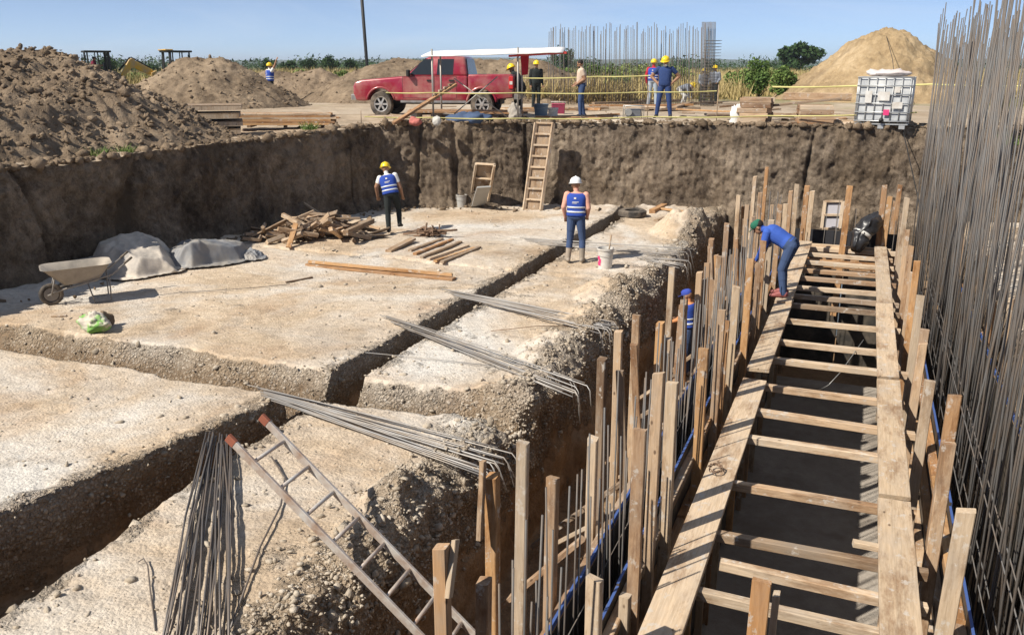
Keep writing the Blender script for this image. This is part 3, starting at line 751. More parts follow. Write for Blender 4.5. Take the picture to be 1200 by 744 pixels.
# ---- walkway planks and the beams that carry them
wp = 'walkway planks over the cross beams'
def plank(label, xc, ya, yb, z, w, mat, dx=0.0, tilt=0.0, name='walkway_plank'):
    return beam(name, (xc, ya, z), (xc + dx, yb, z + tilt), w, .045, mat, None, 0, label, 'plank', wp, warp=.0008)
def yat(px, py, z=0.02): return at(px, py, z).y
plank('striped walkway plank end beside paint marked posts at left wall form', -.955, 4.0, yat(870, 444), .02, .29, PALE, .005)
plank('striped walkway plank between coiled wire and bent over worker', -.955, yat(895, 436), yat(912, 352), .035, .28, PALE, .01, .0)
plank('striped walkway plank under feet of bent over worker', -.95, yat(914, 358), yat(940, 285), .075, .27, PALE, 0.0, -.02)
plank('broad pale reddish plank on beam ends beside loose post of right form', .615, 4.0, yat(1050, 588), .02, .28, PALE)
plank('broad pale stained plank in the middle of right walkway', .62, yat(1050, 584), yat(1040, 447), .03, .27, PALE)
plank('clean pale plank of right walkway ending at loose wire', .62, yat(1042, 445), yat(1035, 358), .04, .26, PALE)
plank('narrow pale plank of right walkway reaching the far end form', .63, yat(1036, 357), yat(1030, 290), .02, .25, PALE, -.02)
bg_ = 'beams bridging the two wall forms'
CB = [(743, 736), (700, 690), (664, 648), (598, 588), (540, 530), (506, 498), (472, 466), (438, 432), (415, 408), (388, 385), (369, 365), (358, 355), (347, 344), (336, 333), (326, 323), (316, 313), (306, 303), (295, 292)]
for i, (yr, _) in enumerate(CB):
    y = at(1027, yr - 2, -.05).y
    xa = -1.02 + BR.uniform(-.1, .08); xb = .80 + BR.uniform(-.05, .1)
    if i in (1,): xa = -.72
    m = [PALE, PALE, OLDW, WOOD, PALE, WOOD, WOOD, PALE][i % 8]
    nb = 'cross_beam'
    z = -.05 if i != 1 else -.06
    beam(nb, (xa, y + BR.uniform(-.05, .05), z), (xb, y + BR.uniform(-.04, .04), z + BR.uniform(-.006, .006)), .085 + BR.uniform(-.015, .015), .085, m, None, 0,
         'timber cross beam bridging the dark corridor between both wall forms', 'beam', bg_, warp=.003)
beam('timber_offcut', (.28, yat(1000, 641, -.02), .02), (.72, yat(1020, 643, -.02), .0), .07, .05, PALE, None, 0, 'short pale offcut lying on old grey cross beam', 'offcut')
# ---- far end form
t = thing('end_formwork', 'plywood end form closing the corridor with tall middle post', 'formwork', (-.2, 20.3, TR))
for k, (x0, x1) in enumerate(((-1.3, -.1), (-.09, 1.05))):
    mb = MB(); mb.box(((x0 + x1) / 2, 20.25, -1.72), (x1 - x0 - .01, .02, 2.3)); adopt(mb.build('panel', FILM_SHADE), t)  # lower end panel blackened in place of the shade deep in the corridor
    mb = MB(); mb.box(((x0 + x1) / 2, 20.25, -.33), (x1 - x0 - .01, .02, .46)); adopt(mb.build('panel', PINE), t)
beam('waler', (-1.25, 20.18, -.12), (1.0, 20.18, -.10), .09, .10, PALE, t)
beam('waler', (-1.25, 19.75, -.35), (.9, 19.75, -.33), .09, .16, PINE, t)
p = ony(996, 218, 20.1); beam('post', (p.x - .05, 20.1, TR), p, .13, .08, PINE, t)
for q in ((1037, 217), (1043, 230), (946, 218), (952, 224)):
    p = ony(q[0], q[1], 20.35); beam('post', (p.x, 20.35, TR), p, .11, .08, BR.choice((PALE, PINE)), t)
mb = MB(); mb.box((-.1, 20.75, .02), (2.6, .02, .42)); adopt(mb.build('dark_panel', plain('black_panel', (.03, .03, .035), .6)), t)

# ---- reinforcement
def bars(label, name_, X_list, y0, y1, step, ztop, r, seed, nmax, horiz_z=(), hr=.006, lean=.012, cat='rebar cage', mat=None, jit=.35):
    rr = random.Random(seed)
    t = thing(name_, label, cat, (sum(X_list) / len(X_list), y0, TR))
    meshes = {}
    n = 0; rest = MB()
    for X in X_list:
        y = y0
        while y < y1:
            zt = ztop(y, rr); yy = y + rr.uniform(-jit, jit) * step; xx = X + rr.uniform(-.035, .035)
            lx, ly = rr.gauss(0, lean), rr.gauss(0, lean)
            Hh = zt - TR
            bow = rr.gauss(0, .008) * Hh
            pts = [(xx, yy, TR + .08), (xx + lx * Hh * .5 + bow, yy + ly * Hh * .5, TR + Hh * .5), (xx + lx * Hh, yy + ly * Hh, zt)]
            if n < nmax:
                mb = MB(); mb.tube(pts, r, 6); o = mb.build('bar', mat or STEEL, None, True); adopt(o, t)
            else: rest.tube(pts, r, 5)
            n += 1; y += step * rr.uniform(.75, 1.25)
    if n > nmax:
        o = rest.build('thin_bar', mat or STEEL, None, True); adopt(o, t); o['kind'] = 'stuff'
    for X in X_list[:2]:
        for z in horiz_z:
            mb = MB(); mb.tube([(X + .02, y0 - .2, z), (X + .02 + rr.uniform(-.02, .02), (y0 + y1) / 2, z + rr.uniform(-.03, .03)), (X + .02, y1, z)], hr, 5)
            o = mb.build('tie_bar', mat or STEEL, None, True); adopt(o, t)
    return t
bars('tall dense forest of grey steel rebar rising above the right wall form', 'rebar_wall', [1.24, 1.30, 1.40, 1.50, 1.62, 1.74, 1.84], 4.2, 20.8, .42,
     lambda y, rr: 4.5 + rr.uniform(-.45, .32) + (.25 if rr.random() < .15 else 0) - (1.6 if rr.random() < .05 else 0), .0088, 3, 296, (-1.2, -.7, -.2, .4), .006, .019)
bars('short thin rebar standing inside the left wall form', 'rebar_wall', [-1.50, -1.66], 3.9, 20.0, .19,
     lambda y, rr: rr.choice((.5, .8, 1.0, 1.2, 1.3)) + rr.uniform(-.25, .15), .0075, 9, 300, (-1.0, -.6, -.2), .005, .016)
bars('short rebar starter bars behind the end form', 'rebar_wall', [-.9, -.6, -.3, 0, .3, .6, .9], 20.45, 20.7, .25, lambda y, rr: rr.uniform(.5, .95), .007, 12, 60)

# ================================================================== loose things in the pit
ALU = plain('ladder_aluminium', (.66, .65, .62), .45, .5, .35, .12, 10, .1, dirt=(.38, .26, .19), dirt_amt=.55)
ORCAP = plain('worn_red_cap', (.27, .095, .06), .7, .2, 0, .3, 9)
GALV = plain('galvanised_steel', (.40, .40, .38), .5, .5, .6, .2, 6)
# ---- aluminium ladder leaning out of the deep trench over the slab edge
La, Lb = at(268, 513, 1.0), at(307, 489, 1.0)
dirL = (ony(492, 744, La.y - .02) - La).normalized()
lad = thing('aluminium_ladder', 'dusty aluminium ladder with red tipped rails leaning out of trench', 'ladder', (-2.4, La.y, TR))
LL = (La.z - TR - .05) / -dirL.z
acr = (Lb - La).normalized()
for q in (La, Lb):
    e = q + dirL * LL
    mb = MB(); up_ = dirL.cross(acr)
    mb.bar(q, e, .028, .068, up=up_)
    o = mb.build('rail', ALU, None, bevel=.004); adopt(o, lad)
    mb = MB(); mb.bar(q - dirL * .012, q + dirL * .075, .034, .074, up=up_)
    c_ = mb.build('end_cap', ORCAP, None, bevel=.004); adopt(c_, o)
k = .28
while k < LL - .1:
    mb = MB(); mb.tube([La + dirL * k, Lb + dirL * k], .017, 10)
    adopt(mb.build('rung', ALU, None, True), lad); k += .30
# ---- rods
RR = random.Random(21)
RODM = plain('grey_rod_steel', (.36, .35, .34), .5, .5, .4, .2, 4, .1, dirt=(.30, .24, .18), dirt_amt=.3)
def rods(label, group, ends_a, ends_b, n, r, z=.03, droop=0.0, mat=None, name='steel_rod', fan=.02, sag=.0, layers=3):
    """rods from the line ends_a (two pixels) to the line ends_b (two pixels), lying in layers"""
    for i in range(n):
        ta = RR.random(); tb = min(1, max(0, ta + RR.gauss(0, .18)))
        zz = z + (i % layers) * r * 2.1 + .004
        A = at(*[ends_a[0][k] + (ends_a[1][k] - ends_a[0][k]) * ta for k in (0, 1)], zz)
        B = at(*[ends_b[0][k] + (ends_b[1][k] - ends_b[0][k]) * tb for k in (0, 1)], zz)
        d = (B - A); A = A + d * RR.uniform(-.04, .06); B = B - d * RR.uniform(-.03, .05)
        mid = A.lerp(B, .5) + Vector((RR.gauss(0, fan), RR.gauss(0, fan), -sag + RR.uniform(0, .012)))
        pts = [A, A.lerp(mid, .5) + Vector((0, 0, RR.uniform(0, .01))), mid, mid.lerp(B, .5), B]
        if droop and RR.random() < .4:
            dn = (B - mid).normalized(); L = droop * RR.uniform(.6, 1.15)
            pts += [B + dn * .05 + Vector((0, 0, -.05)), B + dn * (.06 + RR.uniform(0, .1)) + Vector((RR.uniform(-.03, .03), RR.uniform(-.05, .05), -L))]
        rod_obj(name, pts, r, mat or RODM, None, 6, label=label, cat='steel rod', group=group)
rods('steel rod in the wide bundle whose end reaches under the tall near posts', 'rods in the wide bundle', ((296, 452), (320, 470)), ((598, 528), (562, 556)), 24, .0075, .03, .3)
rods('steel rod in the bundle ending over the broken corner beside drilled grey post', 'rods in the middle bundle', ((447, 368), (470, 384)), ((683, 446), (664, 462)), 14, .0075, .03, .42)
rods('steel rod in the bundle ending behind two plain orange posts', 'rods in the upper bundle', ((518, 338), (545, 352)), ((723, 378), (700, 390)), 18, .0075, .03, .45)
rods('steel rod lying behind the worker in white helmet', 'rods behind the white helmet worker', ((610, 279), (640, 288)), ((812, 292), (790, 300)), 10, .008, .03, .5)
rods('steel rod in the short flat bundle beside paint bucket shadow', 'rods beside the paint bucket', ((752, 301), (760, 308)), ((806, 305), (798, 315)), 9, .008, .03, .4)
DARKROD = plain('dark_rod_steel', (.12, .115, .115), .5, .5, .35, .3, 4, .1, dirt=(.22, .17, .13), dirt_amt=.4)
rods('dark steel rod in the bundle below the ladder top and across the trench', 'dark rods beside the ladder', ((238, 508), (272, 516)), ((188, 760), (268, 770)), 26, .008, .035, 0, DARKROD, fan=.03, layers=4)
def lone(label, pxs, zs, r=.008, mat=None):
    rod_obj('steel_rod', [at(x, y, z) for (x, y), z in zip(pxs, zs)], r, mat or DARKROD, None, 6, label=label, cat='steel rod')
lone('bent ribbed bar lying alone under the ladder', [(318, 535), (334, 560), (329, 592), (305, 640), (268, 742)], [.05, .035, .03, .03, .03], .0095)
lone('small hooked bar lying alone left of dark rod bundle', [(162, 658), (168, 654), (173, 662), (176, 690), (182, 738)], [.02, .03, .02, .015, .015], .006)
lone('thin rod lying alone across the trench below middle bundle', [(428, 413), (500, 420), (580, 429)], [.03, .03, .03], .006, RODM)
lone('thin rod lying alone near the middle of the raised block', [(575, 388), (630, 382), (680, 382)], [.03, .04, .03], .006, RUST)
lone('thin bent rod lying alone on the left slab near gravel cut', [(340, 333), (300, 337), (212, 343)], [.03, .03, .03], .006)
# ---- timber lying about on the slab
def lie(label, a, b, w=.10, h=.05, mat=None, z=0.0, z2=None, group=None, name='board', roll=0.0, cat='board'):
    z2 = z if z2 is None else z2
    A, B = at(a[0], a[1], z + h / 2), at(b[0], b[1], z2 + h / 2)
    A.z += max(0, floor_z(A.x, A.y)) * .5; B.z += max(0, floor_z(B.x, B.y)) * .5
    return beam(name, A, B, w, h, mat, None, roll, label, cat, group)
lie('long fresh board laid lowest in the pair on middle slab', (360, 310), (532, 327), .14, .05, PINE, 0)
lie('long fresh board laid on top of another board on middle slab', (362, 307), (530, 322), .09, .05, PINE, .06)
lie('dark scrap board lying against folded tarpaulin', (170, 325), (217, 315), .10, .04, OLDW, 0)
lie('short dark stick on slab below the long fresh boards', (335, 331), (366, 325), .04, .03, OLDW, 0)
br = 'short boards laid out in parallel'
for i, (a, b) in enumerate((((480, 294), (518, 280)), ((486, 298), (530, 281)), ((494, 302), (540, 284)), ((502, 304), (548, 288)), ((510, 306), (556, 291)), ((518, 307), (562, 290)))):
    lie('short board in the parallel row beside the timber scrap heap', a, b, .09, .05, (PALE, PINE, OLDW)[i % 3], .0, None, br)
lie('dark board leaning flat off the scrap heap towards parallel boards', (455, 295), (484, 280), .16, .05, OLDW, 0, .06)
# ---- heap of scrap timber: every piece its own
c0 = at(372, 278, 0); sg = 'scrap timber pieces'
for i in range(105):
    u, v = RR.gauss(0, .72), RR.gauss(0, .38)
    u = max(-1.35, min(1.35, u)); v = max(-.8, min(.8, v))
    hgt = max(0.03, .58 * (1 - (abs(u) / 1.5) ** 1.4 - (abs(v) / 1.1) ** 1.6)) * RR.uniform(.15, 1.0)
    L = RR.uniform(.3, 1.0); an = RR.gauss(.1, .9); ti = RR.gauss(0, .24)
    d = Vector((math.cos(an) * math.cos(ti), math.sin(an) * math.cos(ti), math.sin(ti)))
    px = Vector((math.cos(YAW), math.sin(YAW), 0)); py = Vector((-math.sin(YAW), math.cos(YAW), 0))
    d = px * d.x + py * d.y + Vector((0, 0, d.z))
    cc = c0 + px * u * 1.0 + py * v * 1.1 + Vector((0, 0, max(hgt, .06 + abs(d.z) * L / 2)))
    w, h = RR.choice(((.09, .05), (.1, .09), (.14, .03), (.07, .07), (.2, .025)))
    beam('scrap_timber', cc - d * L / 2, cc + d * L / 2, w, h, RR.choice((OLDW, OLDW, WOOD, OLDW, OLDW, PALE)), None, RR.uniform(-.9, .9), 'scrap timber piece in the jumbled heap beside yellow helmet worker', 'timber', sg)
for lab, a, za, b, zb, w, h, m in (('grey stick poking highest out of the scrap timber heap', (353, 236), .52, (376, 251), .25, .05, .05, PALE),
                                  ('upright short board leaning on front of scrap timber heap', (338, 290), .02, (347, 262), .42, .12, .03, PINE),
                                  ('long old board laid across top of scrap timber heap', (352, 257), .42, (422, 256), .42, .09, .05, OLDW),
                                  ('thick round ended timber lying on right of scrap heap', (405, 273), .3, (436, 259), .3, .12, .12, OLDW),
                                  ('pale short plank at left foot of scrap timber heap', (312, 284), .05, (340, 279), .06, .12, .03, PALE)):
    beam('scrap_timber', at(*a, za), at(*b, zb), w, h, m, None, 0, lab, 'timber')
# knot of tie wire and rubbish behind the parallel boards
mb = MB(); c1 = at(502, 277, .0)
wr = random.Random(4)
for i in range(26):
    pts = [c1 + Vector((wr.gauss(0, .2), wr.gauss(0, .15), abs(wr.gauss(.1, .07)) + .02)) for _ in range(4)]
    mb.tube(pts, wr.uniform(.012, .03), 5)
tag(mb.build('rubbish_knot', RUST, None, True), 'tangled brown knot of rubbish behind parallel boards', 'rubbish')
# ---- tarpaulins
def draped(name, label, c, rx, ry, h, mat, rz, seed, group=None):
    """stiff sheet thrown over something: flat tops, sharp creases, hanging hems"""
    n = 90; t = np.linspace(-1, 1, n); A, B = np.meshgrid(t, t, indexing='ij'); a, b = A.ravel(), B.ravel()
    rr = np.random.RandomState(seed); w = np.stack([a, b, 0 * a], 1)
    wx, wy = a + .13 * fbm(w * 1.6, 2, seed + 20), b + .13 * fbm(w * 1.6 + 9, 2, seed + 21)
    z = np.full(len(a), h * rr.uniform(.85, 1.0))
    for k in range(9):                                   # cut by tilted planes: facets like folded cloth
        q = k * 6.283 / 9 + rr.uniform(-.3, .3); sl = rr.uniform(.8, 2.6) * h; off = rr.uniform(.75, .98)
        z = np.minimum(z, sl * (off - (wx * math.cos(q) + wy * math.sin(q))))
    for k in range(4):
        q = rr.uniform(0, 6.28); z = np.minimum(z, h * rr.uniform(.55, .9) + .35 * h * (wx * math.cos(q) + wy * math.sin(q)))
    z = np.maximum(z, .015 + .03 * np.abs(fbm(w * 5, 2, seed + 3)))
    cr = 1 - np.abs(fbm(w * 2.2 + seed, 3, seed + 5)) * 4
    z += .05 * np.clip(cr, 0, 1) * np.clip(z / .15, 0, 1) + .012 * fbm(w * 14, 2, seed + 6)
    sw = 1 + .10 * np.clip(z / h, 0, 1)
    me = grid_mesh(name, np.stack([a * rx * sw, b * ry * sw, z], 1), n, n)
    bm = bmesh.new(); bm.from_mesh(me); bm.verts.ensure_lookup_table()
    out = np.hypot(a, b) * (1 + .12 * fbm(w * 3, 2, seed + 8)) > 1.05
    bmesh.ops.delete(bm, geom=[bm.verts[i] for i in np.nonzero(out)[0]], context='VERTS'); bm.to_mesh(me); bm.free()
    o = link(name, me, mat); o.location = c; o.rotation_euler = (0, 0, rz)
    o.modifiers.new('thick', 'SOLIDIFY').thickness = .008
    return tag(o, label, 'tarpaulin', group)
TARP = plain('grey_tarp', (.17, .18, .20), .55, .4, 0, .25, 4, .2, dirt=(.30, .27, .23), dirt_amt=.4)
TARPW = plain('pale_tarp', (.62, .55, .46), .6, .3, 0, .15, 3, .3, dirt=(.16, .155, .16), dirt_amt=.35)
tg = 'tarpaulins at the shaded wall'
p = at(160, 318, 0); draped('tarpaulin', 'pale folded tarpaulin heaped beside shaded wall above wheelbarrow handles', (p.x - .15, p.y + .2, .02), 1.05, .95, .95, TARPW, R(-30), 4, group=tg)
p = at(135, 321, 0); draped('tarpaulin', 'dark grey tarpaulin lying in shade behind wheelbarrow', (p.x - .45, p.y - .05, .02), 1.1, .6, .42, TARP, R(60), 9, group=tg)
p = at(240, 309, 0); draped('tarpaulin', 'dark grey bulging tarpaulin with dusty top near scrap timber', (p.x - .1, p.y + .25, .02), .75, 1.0, .70, TARP, R(-35), 14, group=tg)
p = at(290, 303, 0); draped('tarpaulin', 'small dark tarpaulin flap at end of thin ledge', (p.x, p.y + .05, .02), .45, .3, .22, TARP, R(-20), 19, group=tg)
# ---- wheelbarrow (front wheel towards the camera)
TYRE = plain('dusty_tyre', (.045, .042, .04), .85, .2, 0, .2, 9, .3, dirt=(.22, .18, .14), dirt_amt=.45)
TRAY = plain('mortar_caked_tray', (.24, .215, .185), .8, .3, .1, .2, 5, .3, dirt=(.42, .37, .31), dirt_amt=.55)
TUBE = plain('dusty_steel_tube', (.25, .23, .21), .6, .4, .3, .2, 9)
wbp = at(62, 357, 0); wbe = at(100, 333, 0)
wb_rz = math.atan2(wbe.y - wbp.y, wbe.x - wbp.x)
wb = thing('wheelbarrow', 'mortar caked grey wheelbarrow standing on slab by shaded wall', 'wheelbarrow', wbp, R(52)); wb.scale = (.9,) * 3
def T(o, **k): return o
mb = MB(); mb.tube([(.0 + .165 * math.cos(a) , 0, .2 + .165 * math.sin(a)) for a in [2 * math.pi * j / 24 for j in range(25)]], .045, 8, cap=False)
wheel = mb.build('wheel', TYRE, wb, True)
mb = MB(); mb.lathe([(.0, -.03), (.125, -.03), (.125, .03), (.0, .03)], 20, Matrix.Translation((0, 0, .2)) @ Matrix.Rotation(math.pi / 2, 4, 'X')); mb.tube([(0, -.16, .2), (0, .16, .2)], .014, 8)
mb.build('rim', TUBE, wheel)
def loop(x0, x1, y0, z, k=4):
    """rounded rectangle of the tray at level z"""
    pts = []
    cx, hx, hy, r = (x0 + x1) / 2, (x1 - x0) / 2, y0, min(x1 - x0, 2 * y0) * .22
    for qx, qy, a0 in ((1, 1, 0), (-1, 1, 90), (-1, -1, 180), (1, -1, 270)):
        for j in range(k + 1):
            a = R(a0 + 90 * j / k); pts.append((cx + qx * (hx - r) + r * math.cos(a), qy * (hy - r) + r * math.sin(a), z))
    return pts
def loft(rings, close=True):
    mb = MB(); n = len(rings[0]); vs = [p for r_ in rings for p in r_]
    fs = [(i * n + j, i * n + (j + 1) % n, (i + 1) * n + (j + 1) % n, (i + 1) * n + j) for i in range(len(rings) - 1) for j in range(n)]
    if close: fs.append(tuple(range(n))[::-1])
    return mb.add(vs, fs)
tilt = lambda pts, k: [(x, y, z + k * x) for x, y, z in pts]
outer = [tilt(loop(.22, .80, .20, .38), .02), tilt(loop(.04, .96, .30, .56), .03), tilt(loop(-.10, 1.05, .36, .71), .02), tilt(loop(-.13, 1.08, .385, .715), .02), tilt(loop(-.09, 1.03, .35, .705), .02), tilt(loop(.06, .94, .29, .56), .03), tilt(loop(.24, .78, .19, .40), .02)]
mb = loft(outer, True); n = len(outer[0]); mb.f.append(tuple(6 * n + j for j in range(n))); mb.m.append(0)
smooth_by_angle(mb.build('tray', TRAY, wb), 50)
for s_ in (-1, 1):
    mb = MB(); mb.tube([(-.06, s_ * .10, .2), (.2, s_ * .15, .30), (.6, s_ * .25, .40), (1.05, s_ * .30, .52), (1.42, s_ * .30, .80)], .017, 8); h_ = mb.build('handle', TUBE, wb, True)
    mb = MB(); mb.tube([(1.28, s_ * .30, .70), (1.43, s_ * .30, .81)], .022, 8); mb.build('grip', TYRE, h_, True)
    mb = MB(); mb.tube([(.62, s_ * .25, .40), (.70, s_ * .27, .015), (.98, s_ * .27, .015), (1.0, s_ * .29, .50)], .014, 8); mb.build('leg', TUBE, wb, True)
    mb = MB(); mb.tube([(0, s_ * .14, .2), (.1, s_ * .16, .56)], .014, 8); mb.build('tray_stay', TUBE, wb, True)
# ---- green and white cement bag, crumpled
p = at(112, 388, 0)
BAGM, nt_, b_ = nodemat('feed_bag', .7, .2); g_ = G(nt_); c_ = g_.coord('Object')
k_ = g_.ramp(g_.noise(c_, 5, 4), [(.45, 0.0), (.6, 1.0)]); g_.l(g_.mix(k_, (.56, .50, .42), (.20, .42, .10)), b_.inputs['Base Color'])
mb = MB(); mb.ell((0, 0, .10), (.20, .15, .12), 44, 26)
o = mb.build('sack', BAGM, None, True)
co = np.array([v.co for v in o.data.vertices]); co *= (1 + .6 * fbm(co * 6, 4, 3, .6) + .5 * np.abs(fbm(co * 11, 3, 6)))[:, None]; co[:, 2] = np.maximum(co[:, 2], 0.0)
co += np.stack([fbm(co * 12, 2, 4), fbm(co * 12, 2, 5), 0 * co[:, 0]], 1) * .04
o.data.vertices.foreach_set('co', co.astype(np.float32).ravel()); o.location = p; tag(o, 'crumpled pale and green sack on the left slab', 'sack')
mb = MB(); mb.ell((0, 0, .09), (.13, .11, .12), 22, 12); o = mb.build('sack', BROWN, None, True)
co = np.array([v.co for v in o.data.vertices]); co *= (1 + .6 * fbm(co * 9, 4, 13, .6))[:, None]; co[:, 2] = np.maximum(co[:, 2], 0)
o.data.vertices.foreach_set('co', co.astype(np.float32).ravel()); o.location = at(124, 383, 0); tag(o, 'small brown crumpled sack beside the green one', 'sack')
lie('thin flat scrap lying in front of wheelbarrow wheel', (60, 371), (78, 370), .06, .02, OLDW, 0, name='scrap_timber', cat='timber')
# ---- buckets, tyre
WHITE = plain('white_plastic', (.66, .65, .62), .5, .4, 0, .08, 6, dirt=(.42, .37, .31), dirt_amt=.35)
GREYP = plain('grey_bucket_plastic', (.36, .36, .35), .6, .3, 0, .1, 6, dirt=(.40, .35, .29), dirt_amt=.4)
MAG = plain('magenta_print', (.62, .05, .18), .5, .3, 0, .1, 9)
def bucket(label, loc, mat, h=.38, r=.155, fill=None, band=None):
    t = thing('bucket', label, 'bucket', loc)
    mb = MB(); mb.lathe([(r * .82, 0), (r, h), (r + .012, h), (r + .012, h - .03), (r + .004, h - .035)], 24, cap=False); mb.lathe([(0.001, .004), (r * .82, .004)], 24, cap=False); mb.lathe([(r - .008, h), (r * .80, .03), (.001, .03)], 24, cap=False)
    smooth_by_angle(mb.build('pail', mat, t), 40)
    mb = MB(); mb.tube([((r + .012) * math.cos(a), .02 * math.sin(a) - .0, h - .03 - .12 * math.sin(a)) if 0 else ((r + .016) * math.cos(a), -(r + .016) * math.sin(a) * .95, h - .04 - .10 * math.sin(a)) for a in [math.pi * j / 12 for j in range(13)]], .004, 5)
    mb.build('wire_handle', GALV, t, True)
    if band:
        for a0, a1, z0, z1 in band:
            mb = MB(); k = 8; vs = []
            for j in range(k + 1):
                a = R(a0 + (a1 - a0) * j / k)
                for z in (z0, z1):
                    q = r * (.82 + .18 * z / h) + .003; vs.append((q * math.cos(a), q * math.sin(a), z))
            mb.add(vs, [(2 * j, 2 * j + 2, 2 * j + 3, 2 * j + 1) for j in range(k)]); mb.build('print', MAG, t, True)
    return t
b1 = bucket('white paint bucket with magenta print and trowel handle standing in it', at(709, 315, 0), WHITE, .42, .16, band=[(200, 245, .08, .16), (205, 240, .20, .27), (225, 250, .14, .22)])
mb = MB(); mb.tube([(.05, .0, .2), (.10, .02, .68)], .016, 8); tag(mb.build('trowel_handle', OLDW, b1, True))
bucket('grey bucket at foot of far wall beside leaning form panel', at(541, 243, 0), GREYP, .36, .15)
t = thing('tyre', 'worn black tyre lying flat near far wall', 'tyre', at(741, 254, 0))
mb = MB(); mb.lathe([(.20, .02), (.30, .0), (.37, .04), (.375, .16), (.30, .20), (.20, .18), (.22, .10), (.20, .02)], 32, cap=False)
smooth_by_angle(mb.build('tread', TYRE, t), 50)
mb = MB(); mb.lathe([(.205, .05), (.2, .15)], 24, cap=False); mb.build('bead', plain('tyre_bead', (.03, .03, .03), .8), t)
lie('pale split plank among debris by far wall right of tyre', (775, 246), (812, 250), .12, .05, PINE, .05, .12)
lie('orange block lying by far wall right of tyre', (764, 249), (780, 243), .16, .12, PINE, 0)
lie('grey board lying on rubble below far wall debris', (768, 263), (788, 252), .10, .04, OLDW, .1, .2)
# coil of tie wire on plank joint and wires hanging in corridor
def coil(label, c, r, n=2.5, wr_=.005, mat=None):
    pts = [c + Vector((r * math.cos(a) * (1 + .15 * math.sin(a * 1.7)), r * 1.5 * math.sin(a), .02 + .03 * math.sin(a * 2.3) ** 2)) for a in [6.283 * n * j / 50 for j in range(51)]]
    rod_obj('wire_coil', pts, wr_, mat or RUST, None, 5, label=label, cat='wire')
coil('loose coil of tie wire on striped walkway plank', at(838, 552, .06), .06)
rod_obj('hanging_wire', [at(1012, 398, 0), at(1000, 415, -.05), at(985, 436, -.1), at(972, 450, 0), at(955, 460, -.3)], .006, GALV, None, 5, label='pale cable hanging across the cross beams', cat='wire')
# ---- timber form panels leaning on the far wall
def cleated(label, name, base_l, base_r, top_l, cells, d=.09, backed=True, cat='form panel'):
    """a framed panel with cleats; corners in world space, leaning"""
    t = thing(name, label, cat, (base_l + base_r) / 2)
    u = (base_r - base_l); up = (top_l - base_l)
    nrm = u.cross(up).normalized()
    for q in (base_l, base_r): beam('rail', q, q + up, .06, d, PALE, t, 0)
    for i in range(cells + 1):
        k = i / cells
        beam('cleat', base_l + up * k - nrm * .01, base_r + up * k - nrm * .01, .05, .05, PALE, t)
    if backed:
        mb = MB(); bk = nrm * -.05
        if (bk.y < 0): bk = -bk
        a, b = base_l + bk, base_r + bk
        mb.add([a, b, b + up, a + up, a + bk * .3, b + bk * .3, b + up + bk * .3, a + up + bk * .3], [(0, 1, 2, 3), (7, 6, 5, 4), (0, 4, 5, 1), (1, 5, 6, 2), (2, 6, 7, 3), (3, 7, 4, 0)])
        adopt(mb.build('backing', OLDW, None), t)
    return t
a, b = at(614, 246, 0), at(632, 247, 0); c = ony(628, 144, 22.42)
cleated('tall cleated timber panel used as a ladder against far wall', 'cleated_ladder', a, a + (b - a).normalized() * .50, c, 8, cat='ladder')
a, b = at(551, 240, 0), at(571, 242, 0); c = ony(558, 192, 21.55)
cleated('short framed timber panel leaning on far wall by grey bucket', 'timber_formwork', a, b, c, 3)
a = at(552, 243, 0); c = ony(560, 219, 21.6)
beam('grey_board', at(560, 243, .0), ony(567, 219, 21.38), .38, .04, plain('grey_sheet', (.34, .34, .33), .7, .3), None, 0, 'grey sheet board leaning on short timber panel', 'board')
# framed panel with two openings behind the end form and the rolled black sheet
t = thing('timber_formwork', 'pale framed panel with two openings behind end form', 'form panel', (-.65, 21.2, 0))
q0, q1, q2, q3 = ony(963, 268, 21.2), ony(984, 268, 21.2), ony(988, 236, 21.4), ony(967, 236, 21.4)
for a, b in ((q0, q3), (q1, q2)): beam('rail', a, b, .08, .06, PALE, t)
for a, b in ((q0, q1), (q3, q2), (q0.lerp(q3, .5), q1.lerp(q2, .5))): beam('cleat', a, b, .07, .05, PALE, t)
mb = MB(); o_ = Vector((0, .05, 0)); mb.add([q0 + o_, q1 + o_, q2 + o_, q3 + o_], [(0, 1, 2, 3)]); adopt(mb.build('backing', plain('lilac_panel', (.34, .33, .36), .7)), t)
t = thing('rolled_sheet', 'black plastic sheet roll with pale band slumped on end form', 'plastic sheet', (.3, 20.1, 0))
A, B, C_ = ony(1000, 292, 19.9), ony(1014, 268, 20.1), ony(1030, 258, 20.6)
mb = MB(); mb.tube([A, A.lerp(B, .5), B, B.lerp(C_, .6) + Vector((0, 0, .05)), C_], [.10, .20, .20, .22, .16], 14)
o = mb.build('roll', plain('black_plastic', (.025, .025, .028), .35, .5, 0, .3, 6, .3), None, True)
bm = bmesh.new(); bm.from_mesh(o.data); bmesh.ops.subdivide_edges(bm, edges=bm.edges, cuts=4, use_grid_fill=True); bm.to_mesh(o.data); bm.free()
co = np.array([v.co for v in o.data.vertices]); co += np.stack([fbm(co * 3.2, 4, 30 + k_i, .65) for k_i in range(3)], 1) * .16; o.data.vertices.foreach_set('co', co.astype(np.float32).ravel())
o.data.polygons.foreach_set('use_smooth', [True] * len(o.data.polygons)); adopt(o, t)
mb = MB(); mb.tube([A.lerp(B, .66), A.lerp(B, .80)], .205, 14); o = mb.build('band', WHITE, None, True); adopt(o, t)

